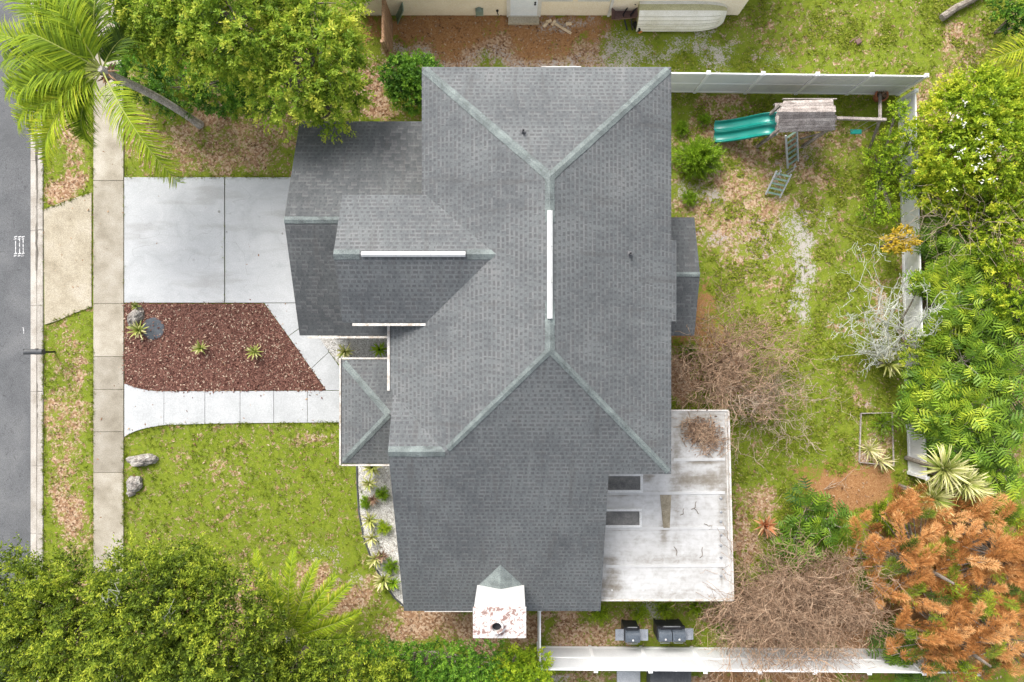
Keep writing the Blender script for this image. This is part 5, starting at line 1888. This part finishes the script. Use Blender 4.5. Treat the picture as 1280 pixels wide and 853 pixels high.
# front bed plants and others
for (x, y, r, lab) in ((175, 413, 13, 'pale strap leaved plant beside the dark round cover'), (252, 435, 10, 'strap leaved plant in the middle of the red mulch'), (319, 440, 11, 'strap leaved plant in the right part of the red mulch'), (171, 383, 6, 'tiny green plant at the driveway corner of the mulch bed')):
    rosette('strap_plant', lab, x, y, r, .12, n=26, wid=1.3, group='strap leaved plants in the mulch bed', tint=(.62, .15) if r > 6 else (.3, .1))
for (x, y, r, lab, br) in ((432, 440, 12, 'bromeliad in the gravel between garage and porch', 0), (475, 437, 12, 'dark tuft in the gravel beside the house wall', 1), (466, 584, 14, 'plant tucked under the porch roof edge in the gravel bed', 0), (462, 604, 11, 'spiky bromeliad just below the porch roof', 0), (467, 624, 9, 'dead brown bromeliad in the upper gravel bed', 2), (463, 650, 12, 'leafy bromeliad halfway along the gravel bed', 0),
                           (465, 672, 11, 'bromeliad at the bend of the gravel bed', 0), (478, 694, 9, 'dead brown bromeliad in the lower gravel bed', 2), (470, 698, 12, 'bromeliad touching the edging of the gravel bed', 0), (480, 724, 13, 'bromeliad near the lower end of the gravel bed', 0), (492, 728, 10, 'dark tuft near the lower end of the gravel bed', 1)):
    rosette('bromeliad', lab, x, y, r, .12, n=24, wid=1.5, mat_=('lf_yucca', 'lf_soft', 'lf_brown')[br], group='plants in the gravel beds', tint=(.66, .15))
rosette('red_bromeliad', 'orange red bromeliad beside the glossy lobed shrub', 955, 656, 15, .3, 'lf_red', 34, wid=1.4)
rosette('yellow_spiky_plant', 'yellow green spiky plant under the white bare tree', 1108, 455, 20, .5, 'lf_yucca', 30, tint=(.6, .15))
for x, y, lab in ((1085, 562, 'tuft of pale dry blades in the raised bed corner'), (1098, 575, 'tuft of pale dry blades just outside the raised bed')):
    rosette('dry_tuft', lab, x, y, 16, .1, 'lf_yucca', 24, wid=.6, tint=(.9, .1), group='dry tufts by the raised bed')

# bare shrubs
def bare_shrub(name, label, cat, base, tips, spread, mat_, r0=.03, gens=3, kids=4, seed=1, zr=(.5, 2.2), wob=.12, kmin=.45, kmax=.8, trunk=True, group=None, sides=4, thin=.004):
    rnd = random.Random(seed)
    base = Vector(base)
    t = empty(name, base, label, cat, group)
    g = G()

    def branch(a, b_, r, gen):
        d = b_ - a
        L = d.length
        n = 4
        pts = [a]
        for i in range(1, n + 1):
            w_ = wob * L * (.5 if i == n else 1)
            pts.append(a + d * (i / n) + Vector((rnd.gauss(0, w_), rnd.gauss(0, w_), rnd.gauss(0, w_ * .5))) * .5)
        rr = [max(thin, r * (1 - .6 * i / n)) for i in range(n + 1)]
        g.tube(pts, rr, sides, t=rnd.random() ** .8, cap=False)
        if gen <= 0:
            return
        for _ in range(kids):
            i = rnd.randint(1, n)
            s_ = pts[i]
            dv = d.normalized() * rnd.uniform(.3, 1.0) + Vector((rnd.gauss(0, .7), rnd.gauss(0, .7), rnd.gauss(.12, .45)))
            dv.normalize()
            branch(s_, s_ + dv * L * rnd.uniform(kmin, kmax), max(thin, r * .5), gen - 1)
    for (tx, ty, tz) in tips:
        branch(base, Vector((tx, ty, tz)), r0, gens)
    g.build('branches', MAT[mat_], t)
    return t


def ring_tips(px_, py_, rx, ry, z, n, seed=0):
    rnd = random.Random(seed)
    out = []
    for k in range(n):
        a = 6.283 * k / n + rnd.uniform(-.2, .2)
        rr = rnd.uniform(.35, .8)
        p = W(px_ + rx * rr * math.cos(a), py_ + ry * rr * math.sin(a), z * rnd.uniform(.7, 1.1))
        out.append(tuple(p))
    return out


bare_shrub('bare_shrub', 'bare pale brown twiggy shrub beside the bay roof', 'shrub', W(895, 455), ring_tips(912, 455, 75, 75, 1.7, 17, 3), 0, 'twig_red', .036, 3, 4, 11, wob=.17, thin=.007)
bare_shrub('bare_shrub', 'sparse bare twigs spreading over the grass above the patio roof corner', 'shrub', W(950, 500), ring_tips(955, 495, 62, 62, 1.2, 10, 5), 0, 'twig_tan', .024, 3, 4, 12, wob=.17, thin=.006)
bare_shrub('bare_shrub', 'large bare reddish shrub in front of the lower fence', 'shrub', W(1025, 745), ring_tips(1012, 757, 92, 72, 1.9, 22, 7), 0, 'twig_red', .042, 3, 5, 13, wob=.17, thin=.006)
bare_shrub('bare_shrub', 'bare reddish shrub between the patio roof and the larger red shrub', 'shrub', W(935, 765), ring_tips(940, 765, 60, 60, 1.4, 13, 9), 0, 'twig_red', .03, 3, 4, 14, wob=.17, thin=.007)
bare_shrub('bare_vine', 'tangle of bare tan stems across the shrubs below the blossoms', 'vine', W(1215, 270), ring_tips(1215, 268, 55, 22, 2.3, 9, 15), 0, 'twig_tan', .02, 2, 5, 15, wob=.2)
bare_shrub('lichen_tree', 'leafless white lichen covered tree leaning over the low fence', 'tree', W(1112, 440), [tuple(W(1108 + (x - 1108) * .88, 402 + (y - 402) * .85, z)) for x, y, z in ((1066, 378, 2.2), (1058, 418, 1.8), (1086, 368, 2.4), (1103, 350, 2.5), (1135, 372, 2.3), (1152, 405, 2.1), (1146, 434, 1.9), (1074, 452, 1.5), (1120, 385, 2.6), (1095, 400, 2.3))], 0, 'lichen', .030, 3, 4, 19, wob=.20, sides=5, thin=.006, kmin=.25, kmax=.58)
bare_shrub('dry_twigs', 'dead pale twig lying on the orange leaf litter', 'twig', W(1030, 612, .05), [tuple(W(x, y, z)) for x, y, z in ((1058, 598, .1), (1080, 585, .3), (1045, 600, .2))], 0, 'twig_tan', .012, 1, 3, 17)

# debris pile on the patio roof
t = None
g = G()
rnd = random.Random(5)
for k in range(420):
    u = rnd.random()
    cx, cy = (878, 540) if u < .6 else ((890, 555) if u < .85 else (862, 533))
    p = W(cx + rnd.gauss(0, 10), cy + rnd.gauss(0, 7), PZ)
    a = rnd.uniform(0, 6.28)
    L = rnd.uniform(.1, .45)
    h = rnd.uniform(0, .07)
    q = Vector((math.cos(a) * L, math.sin(a) * L, rnd.uniform(0, .06)))
    p.z = PZ + .012 + h
    g.tube([p - q * .5, p + Vector((rnd.gauss(0, .03), rnd.gauss(0, .03), .02)), p + q * .5], [.006, .008, .004], 4, t=rnd.random(), cap=False)
k = 500
pos = np.array([list(W(878 + rnd.gauss(0, 11), 541 + rnd.gauss(0, 9), PZ)) for _ in range(k)])
pos[:, 2] = PZ + .01 + rng.random(k) * .06
g.inst(LEAF_V, LEAF_F, pos, unit(k), unit(k) * .5 + np.array([0, 0, 1.]), rng.uniform(.06, .13, k), rng.random(k), m=1)
tag(g.build('twig_pile', [MAT['twig_red'], MAT['lf_brown']]), 'heap of dead twigs lying on the corner of the white patio roof', 'debris')

# dead conifers, lower right
def dead_conifer(label, sprays, base, seed, greens=0.15):
    rnd = random.Random(seed)
    t = empty('dead_conifer', base, label, 'conifer', 'dead conifers in the lower right corner')
    g, gs = G(), G()
    b = Vector(base)
    top = b + Vector((0, 0, 3.4))
    gs.tube([b, b.lerp(top, .5), top], [.14, .10, .04], 7)
    for (x, y, z, L) in sprays:
        p = W(x, y, z)
        gs.tube([Vector((b.x, b.y, max(.4, z * .55))), Vector((b.x, b.y, z * .6)).lerp(p, .6), p], [.035, .02, .01], 5, cap=False)
        az0 = rnd.gauss(.40, .65)
        e = rnd.uniform(-.6, .45)
        tone = rnd.gauss(.47, .20)
        gm = 1 if rnd.random() < .17 else 0
        d = np.array([math.cos(az0) * math.cos(e), math.sin(az0) * math.cos(e), math.sin(e)])
        sd_ = np.cross(d, [0, 0, 1.])
        sd_ /= np.linalg.norm(sd_)
        nb_ = 30
        for j in range(nb_):
            u = (j + .5) / nb_
            q0 = np.array(p) + d * L * u + np.array([0, 0, .10 * math.sin(3 * u) * L])
            bl = L * .25 * math.sin(math.pi * (.16 + .78 * u)) * rnd.uniform(.75, 1.2)
            sg = 1 if j % 2 else -1
            bd_ = d * rnd.uniform(.75, 1.05) + sd_ * sg * rnd.uniform(.5, .9) + np.array([0, 0, rnd.uniform(-.25, .45)])
            bd_ /= np.linalg.norm(bd_)
            m_ = 13
            v_ = np.linspace(.05, 1, m_)
            pos = q0[None] + bd_[None] * (v_ * bl)[:, None] + rng.normal(0, .008, (m_, 3))
            pos[:, 2] -= .25 * bl * v_ ** 2
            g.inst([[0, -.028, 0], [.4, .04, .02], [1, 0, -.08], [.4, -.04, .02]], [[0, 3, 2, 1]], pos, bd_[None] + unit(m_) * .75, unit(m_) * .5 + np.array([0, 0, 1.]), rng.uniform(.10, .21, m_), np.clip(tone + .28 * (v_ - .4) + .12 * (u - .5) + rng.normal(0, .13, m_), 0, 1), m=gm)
    gs.build('trunk', MAT['bark'], t)
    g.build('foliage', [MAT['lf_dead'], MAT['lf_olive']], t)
    return t


def sprays_in(cx, cy, rx, ry, n, seed, z0=1.4, z1=3.6):
    rnd = random.Random(seed)
    out = []
    for k in range(n):
        a, rr = rnd.uniform(0, 6.28), math.sqrt(rnd.random())
        out.append((cx + rx * rr * math.cos(a), cy + ry * rr * math.sin(a), z0 + (z1 - z0) * (1 - rr * .6) * rnd.uniform(.7, 1), rnd.uniform(.5, 1.0)))
    return out


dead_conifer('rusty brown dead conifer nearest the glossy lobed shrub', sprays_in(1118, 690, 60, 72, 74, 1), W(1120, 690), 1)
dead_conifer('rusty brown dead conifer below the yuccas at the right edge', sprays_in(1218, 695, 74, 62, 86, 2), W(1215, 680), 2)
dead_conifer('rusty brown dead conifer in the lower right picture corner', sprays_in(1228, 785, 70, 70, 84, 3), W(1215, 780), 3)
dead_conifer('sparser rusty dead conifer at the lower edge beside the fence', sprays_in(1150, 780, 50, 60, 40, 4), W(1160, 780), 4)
for (x, y, r, z, lab) in ((1165, 720, 22, 3.3, 'green feathery undergrowth between the upper dead conifers'), (1202, 742, 24, 3.4, 'green feathery undergrowth in the middle of the dead conifers'), (1115, 650, 24, 1.4, 'green feathery undergrowth at the edge of the orange litter'), (1250, 640, 24, 3.0, 'green feathery undergrowth at the right edge below the yuccas'), (1185, 825, 26, 3.0, 'green feathery undergrowth at the lower picture edge'), (1112, 735, 20, 2.6, 'green feathery undergrowth beside the large red shrub')):
    needle_shrub('undergrowth', lab, x, y, r, z, 'lf_mix', 110, 'undergrowth', tint=(.40, .2), L=.2)

# ------------------------------------------------------------------ play set
ps = empty('play_set', W(1010, 160), 'weathered wooden play set with a green slide and ladders', 'play set')
RZp = 2.55
rp = [W(978, 125, RZp), W(1040, 124, RZp), W(1045, 146, RZp), W(1044, 163, RZp), W(972, 166, RZp), W(979, 146, RZp)]
# gabled board roof: ridge along x
g = G()
zr_, ze_ = 2.85, 2.35
A0, A1 = W(973, 140, zr_), W(1045, 140, zr_)
N0, N1_ = W(980, 126, ze_), W(1041, 124, ze_)
S0, S1 = W(974, 166, ze_), W(1044, 163, ze_)
for (e0, e1, nb_) in ((N0, N1_, 4), (S0, S1, 6)):
    for k in range(nb_):
        a, b_ = A0.lerp(e0, k / nb_), A1.lerp(e1, k / nb_)
        c, d = A0.lerp(e0, (k + .93) / nb_), A1.lerp(e1, (k + .93) / nb_)
        ex = Vector((random.uniform(-.03, .03), 0, 0))
        q = [a + ex, b_ + ex, d + ex, c + ex]
        if (q[1] - q[0]).cross(q[2] - q[0]).z < 0:
            q = q[::-1]
        g.slab([tuple(x) for x in q], .03, t=random.random())
g.build('roof', MAT['old_wood'], ps)
for (x, y) in ((976, 131), (1038, 131), (976, 160), (1038, 160)):
    p = W(x, y, 2.3)
    g = G()
    g.box((p.x, p.y, 1.17), (.09, .09, 2.34), bev=.008)
    g.build('post', MAT['old_wood'], ps)
pa0, pa1 = W(972, 131, 1.3), W(1038, 160, 1.3)
g = G()
for k in range(9):
    x = pa0.x - .1 + (pa1.x - pa0.x + .15) * (k + .5) / 9
    g.box((x, (pa0.y + pa1.y) / 2, 1.3), (.22, abs(pa1.y - pa0.y) + .1, .035), t=random.random())
for y in (pa0.y + .04, pa1.y - .06):
    g.box(((pa0.x + pa1.x) / 2, y, 1.2), (pa1.x - pa0.x + .2, .04, .14))
    g.box(((pa0.x + pa1.x) / 2, y, 1.75), (pa1.x - pa0.x, .03, .1))
g.build('platform', MAT['old_wood'], ps)
# double slide
def slide_lane(off):
    n = 26
    v = []
    st = W(969, 156, 1.3)
    en = W(892, 166, .15)
    ax = Vector((en.x - st.x, en.y - st.y, 0)).normalized()
    sd_ = Vector((-ax.y, ax.x, 0))
    L = (Vector((en.x, en.y, 0)) - Vector((st.x, st.y, 0))).length
    for i in range(n + 1):
        u = i / n
        z = 1.3 - 1.12 * (u * u * (3 - 2 * u)) + .05 * math.sin(u * 9) * (1 - u)
        c = Vector((st.x, st.y, 0)) + ax * L * u + sd_ * off
        for s_, h in ((-.205, .0), (-.20, .13), (-.175, .14), (-.15, .04), (-.08, 0.005), (.08, .005), (.15, .04), (.175, .14), (.20, .13), (.205, .0)):
            q = c + sd_ * s_
            v.append([q.x, q.y, z + h])
    f = []
    for i in range(n):
        for j in range(9):
            f.append([i * 10 + j, i * 10 + j + 1, (i + 1) * 10 + j + 1, (i + 1) * 10 + j])
    return v, f


g = G()
for off in (-.205, .205):
    v, f = slide_lane(off)
    g.add(v, f)
g.build('slide', MAT['slide'], ps, smooth=True)
# ladder down the south side
def ladder(pA, pB, wdt, n, mrail, mrung, nm):
    A, B = Vector(pA), Vector(pB)
    d = B - A
    side = Vector((-d.y, d.x, 0)).normalized() * wdt / 2
    g = G()
    g.beam(A + side, B + side, .05, .06, m=0, t=.8)
    g.beam(A - side, B - side, .05, .06, m=0, t=.8)
    for k in range(n):
        c = A.lerp(B, (k + .5) / n)
        g.beam(c - side, c + side, .07, .035, m=1, t=.6)
    return g.build(nm, [mrail, mrung], ps)


ladder(W(989, 165, 1.35), W(991, 206, .05), .48, 6, MAT['concrete'], MAT['green_rung'], 'ladder')
ladder(W(980, 216, .75), W(966, 245, .08), .55, 5, MAT['concrete'], MAT['green_rung'], 'step_ladder')
g = G()
for s_ in (-.3, .3):
    a = W(985, 205, .8) + Vector((s_ * .9, s_ * .3, 0))
    g.tube([a + Vector((0, -.1, .0)), a + Vector((-.12, -.35, .15)), a + Vector((-.25, -.45, -.1))], .022, 6)
    g.tube([Vector((a.x, a.y - .2, 0)), Vector((a.x, a.y - .2, .85))], .03, 6)
g.build('handrail', MAT['metal_grey'], ps)
g = G()
ba, bb = W(1045, 148, 2.0), W(1107, 150, 2.0)
g.beam(ba, bb, .09, .14, t=.4)
g.build('swing_beam', MAT['old_wood'], ps)
for (x, y) in ((1085, 192), (1100, 112)):
    g = G()
    g.beam(W(1100, 150, 1.95), W(x, y, .0), .08, .08, t=.1)
    g.build('leg', MAT['old_wood'], ps)
for a, b_ in ((W(956, 178, .9), W(973, 166, 1.25)), (W(1000, 174, .6), W(1030, 166, 1.25))):
    g = G()
    g.beam(a, b_, .05, .05)
    g.build('brace', MAT['old_wood'], ps)
g = G()
p = W(1070, 165, .5)
g.box((p.x, p.y, .5), (.42, .18, .04), bev=.015)
sw = g.build('swing_seat', MAT['slide'], ps)
g = G()
for s_ in (-.2, .2):
    g.tube([(p.x + s_, p.y, .52), (p.x + s_, W(0, 149, 2).y, 1.95)], .01, 5)
g.build('chain', MAT['metal_grey'], sw)

# plant pot by the fence
p = W(1096, 123)
pot = empty('plant_pot', p, 'terracotta pot standing against the tall white fence', 'pot')
g = G()
g.lathe([(.15, 0), (.22, .32), (.25, .32), (.25, .38), (.20, .38), (.19, .30)], (p.x, p.y, 0), 22)
g.build('pot', MAT['terracotta'], pot)
g = G()
g.lathe([(.195, .30), (.19, .33)], (p.x, p.y, 0), 18)
g.build('soil', MAT['soil'], pot)
gs = G()
k = 16
ang = rng.uniform(0, 6.28, k)
d = np.stack([np.cos(ang), np.sin(ang), np.full(k, .6)], 1)
gs.inst(STRAP_V2, STRAP_F, np.tile([p.x, p.y, .33], (k, 1)), d, np.tile([0, 0, 1.], (k, 1)) + unit(k) * .2, np.full(k, .25), rng.uniform(.3, .8, k))
gs.build('plant', MAT['lf_brown'], pot)

# raised bed frame
t = empty('raised_bed', W(1097, 545), 'weathered board frame of a raised bed beside the low fence', 'raised bed')
cs = [(1076, 517), (1115, 516), (1117, 582), (1074, 578)]
for k in range(4):
    a, b_ = W(*cs[k], .06), W(*cs[(k + 1) % 4], .06)
    g = G()
    g.beam(a, b_, .028, .08, t=.9)
    g.build('board', MAT['old_wood'], t)

# ------------------------------------------------------------------ barbecues
def grill(label, px_, py_, doubled):
    p = W(px_, py_, .9)
    t = empty('barbecue', (p.x, p.y, 0), label, 'barbecue')
    wd = 1.0 if doubled else .55
    lids = 2 if doubled else 1
    g = G()
    g.box((p.x, p.y, .42), (wd, .46, .62), bev=.02)
    for sx in (-1, 1):
        for sy in (-1, 1):
            g.box((p.x + sx * (wd / 2 - .05), p.y + sy * .19, .07), (.05, .05, .14))
    g.build('cabinet', MAT['black'], t)
    g = G()
    g.box((p.x, p.y + .02, .80), (wd + .03, .50, .16), bev=.02)
    g.build('firebox', MAT['black'], t)
    for k in range(lids):
        cx = p.x + ((k - .5) * wd / 2 if doubled else 0)
        w2 = wd / lids - .03
        v, f = [], []
        n = 9
        for sx in (-1, 1):
            for i in range(n + 1):
                a = math.pi * i / n
                v.append([cx + sx * w2 / 2, p.y - .03 - .22 * math.cos(a), .88 + .24 * math.sin(a) ** .6])
        for i in range(n):
            f.append([i, i + 1, n + 2 + i, n + 1 + i])
        f += [list(range(n + 1))[::-1], list(range(n + 1, 2 * n + 2))]
        g = G()
        g.add(v, f)
        l_ = g.build('lid', MAT['slate'], t)
        g = G()
        g.tube([(cx - w2 * .35, p.y - .25, .98), (cx - w2 * .35, p.y - .29, .98), (cx + w2 * .35, p.y - .29, .98), (cx + w2 * .35, p.y - .25, .98)], .014, 6)
        g.build('lid_handle', MAT['metal_grey'], l_)
        g = G()
        g.lathe([(.035, 0), (.035, .02), (.02, .025)], (cx, p.y - .1, 1.12), 12)
        g.build('thermometer', MAT['white_trim'], l_)
    for sx in (-1, 1):
        if doubled and sx < 0:
            continue
        g = G()
        g.box((p.x + sx * (wd / 2 + .17), p.y - .02, .84), (.32, .42, .03), bev=.008)
        g.build('side_shelf', MAT['steel'], t)
    g = G()
    for k in range(4 if doubled else 2):
        cx = p.x - wd / 2 + wd * (k + .5) / (4 if doubled else 2)
        g.lathe([(.03, -.015), (.03, .015)], (cx, p.y - .24, .86), 10)
    g.build('knob', MAT['black'], t)
    g = G()
    g.tube([(p.x - wd * .3, p.y + .27, .9), (p.x - wd * .3, p.y + .33, 1.02), (p.x + wd * .3, p.y + .33, 1.02), (p.x + wd * .3, p.y + .27, .9)], .02, 6)
    g.box((p.x, p.y + .235, .93), (wd * .8, .09, .05), bev=.01, m=1)
    g.build('rear_rail', [MAT['metal_grey'], MAT['black']], t)
    return t


grill('smaller dark barbecue with two side shelves by the white fence', 790, 794, False)
grill('larger dark barbecue with twin lids by the white fence', 839, 793, True)

# beyond the lower fence: pad and dark ribbed box
g = G()
a, b_ = W(771, 880), W(800, 838)
g.box(((a.x + b_.x) / 2, (a.y + b_.y) / 2, .03), (b_.x - a.x, b_.y - a.y, .1), bev=.01)
pad = g.build('concrete_pad', MAT['concrete'])
tag(pad, kind='structure')
bx = W(839, 858, 1.0)
t = empty('storage_box', (bx.x, bx.y, 0), 'dark grey ribbed box outside the lower white fence', 'storage box')
g = G()
g.box((bx.x, bx.y, .45), (1.42, 1.1, .9), bev=.03)
g.build('body', MAT['darkbox'], t)
g = G()
g.box((bx.x, bx.y, .93), (1.50, 1.16, .07), bev=.02)
for k in range(12):
    g.box((bx.x - .66 + k * .12, bx.y, .975), (.05, 1.06, .025), bev=.008)
g.build('lid', MAT['darkbox'], t)

# ------------------------------------------------------------------ mailbox, rocks, cover
mp_ = W(68, 440)
mbx = empty('mailbox', mp_, 'black mailbox on a post at the kerb', 'mailbox')
g = G()
g.box((mp_.x, mp_.y, .5), (.07, .07, 1.04), bev=.01)
g.build('post', MAT['black'], mbx)
g = G()
c = W(43.5, 440, 1.15)
v, f = [], []
n = 10
for sx in (-.36, .30):
    for i in range(n + 1):
        a = math.pi * i / n
        v.append([c.x + sx, c.y - .10 * math.cos(a), 1.14 + .10 * math.sin(a)])
    v += [[c.x + sx, c.y + .10, 1.02], [c.x + sx, c.y - .10, 1.02]]
m_ = n + 3
for i in range(m_):
    j = (i + 1) % m_
    f.append([i, j, m_ + j, m_ + i])
f += [list(range(m_)), list(range(m_, 2 * m_))[::-1]]
g.add(v, f)
bd = g.build('box', MAT['darkbox'], mbx)
g = G()
g.box((c.x + .1, c.y + .115, 1.2), (.03, .02, .16))
g.build('flag', MAT['black'], bd)
g = G()
g.box((c.x - .37, c.y, 1.12), (.02, .19, .2), bev=.008)
g.build('door', MAT['black'], bd)


def rock(label, px_, py_, sx, sy, h, rz, seed, group='rocks in the front garden'):
    p = W(px_, py_)
    rnd = random.Random(seed)
    n, m_ = 22, 12
    v = []
    for i in range(m_ + 1):
        th = math.pi * i / m_
        for j in range(n):
            ph = 2 * math.pi * j / n
            d = Vector((math.sin(th) * math.cos(ph), math.sin(th) * math.sin(ph), math.cos(th)))
            r = 1 + .35 * mnoise.noise(d * 1.6 + Vector((seed, 0, 0))) + .14 * mnoise.noise(d * 4 + Vector((0, seed, 0))) + .06 * mnoise.noise(d * 9 + Vector((0, seed, 0)))
            v.append([d.x * r * M(sx), d.y * r * M(sy), d.z * r * h])
    f = [[i * n + j, (i + 1) * n + j, (i + 1) * n + (j + 1) % n, i * n + (j + 1) % n] for i in range(m_) for j in range(n)]
    g = G()
    g.add(v, f)
    o = g.build('rock', MAT['rock'])
    o.location = (p.x, p.y, h * .3)
    o.rotation_euler = (0, 0, rz)
    tag(o, label, 'rock', group)


rock('long grey rock lying on the lawn edge beside the pavement', 179, 575, 20, 7.5, .25, .12, 3)
rock('rounded grey rock on the lawn below the long rock', 169, 605, 11, 9, .2, 1.1, 8)
rock('small pale stone touching the rounded lawn rock', 164, 617, 5, 4, .1, .3, 21)
rock('ridged tan rock in the mulch bed corner', 171, 396, 13, 8, .24, .95, 5)
p = W(192, 411)
g = G()
g.lathe([(M(14), -.02), (M(14), .03), (M(13), .045), (M(6), .05)], (p.x, p.y, 0), 28)
tag(g.build('round_cover', MAT['dark_disc']), 'dark round cover lying in the red mulch', 'cover')

# stump and log up right
lg = empty('log', W(1185, 18), 'grey fallen log lying on the grass at the top right', 'log')
g = G()
g.tube([W(1178, 22, .12), W(1195, 10, .14), W(1216, 0, .15), W(1235, -12, .15)], [.15, .14, .12, .1], 9)
g.build('trunk', MAT['bark'], lg)
g = G()
pa_, pb_ = W(1177.6, 22.4, .12), W(1178.2, 22, .12)
g.tube([pa_ + (pa_ - pb_) * .6, pb_], [.135, .14], 12)
g.build('cut_end', MAT['old_wood'], lg)
g = G()
g.box(W(1073, 52, .05), (.2, .2, .1), rz=.5, bev=.02)
g.beam(W(1062, 53, .05), W(1072, 46, .05), .03, .03)
tag(g.build('broken_block', MAT['barrow']), 'small brown block lying on the grass beyond the tall fence', 'block')
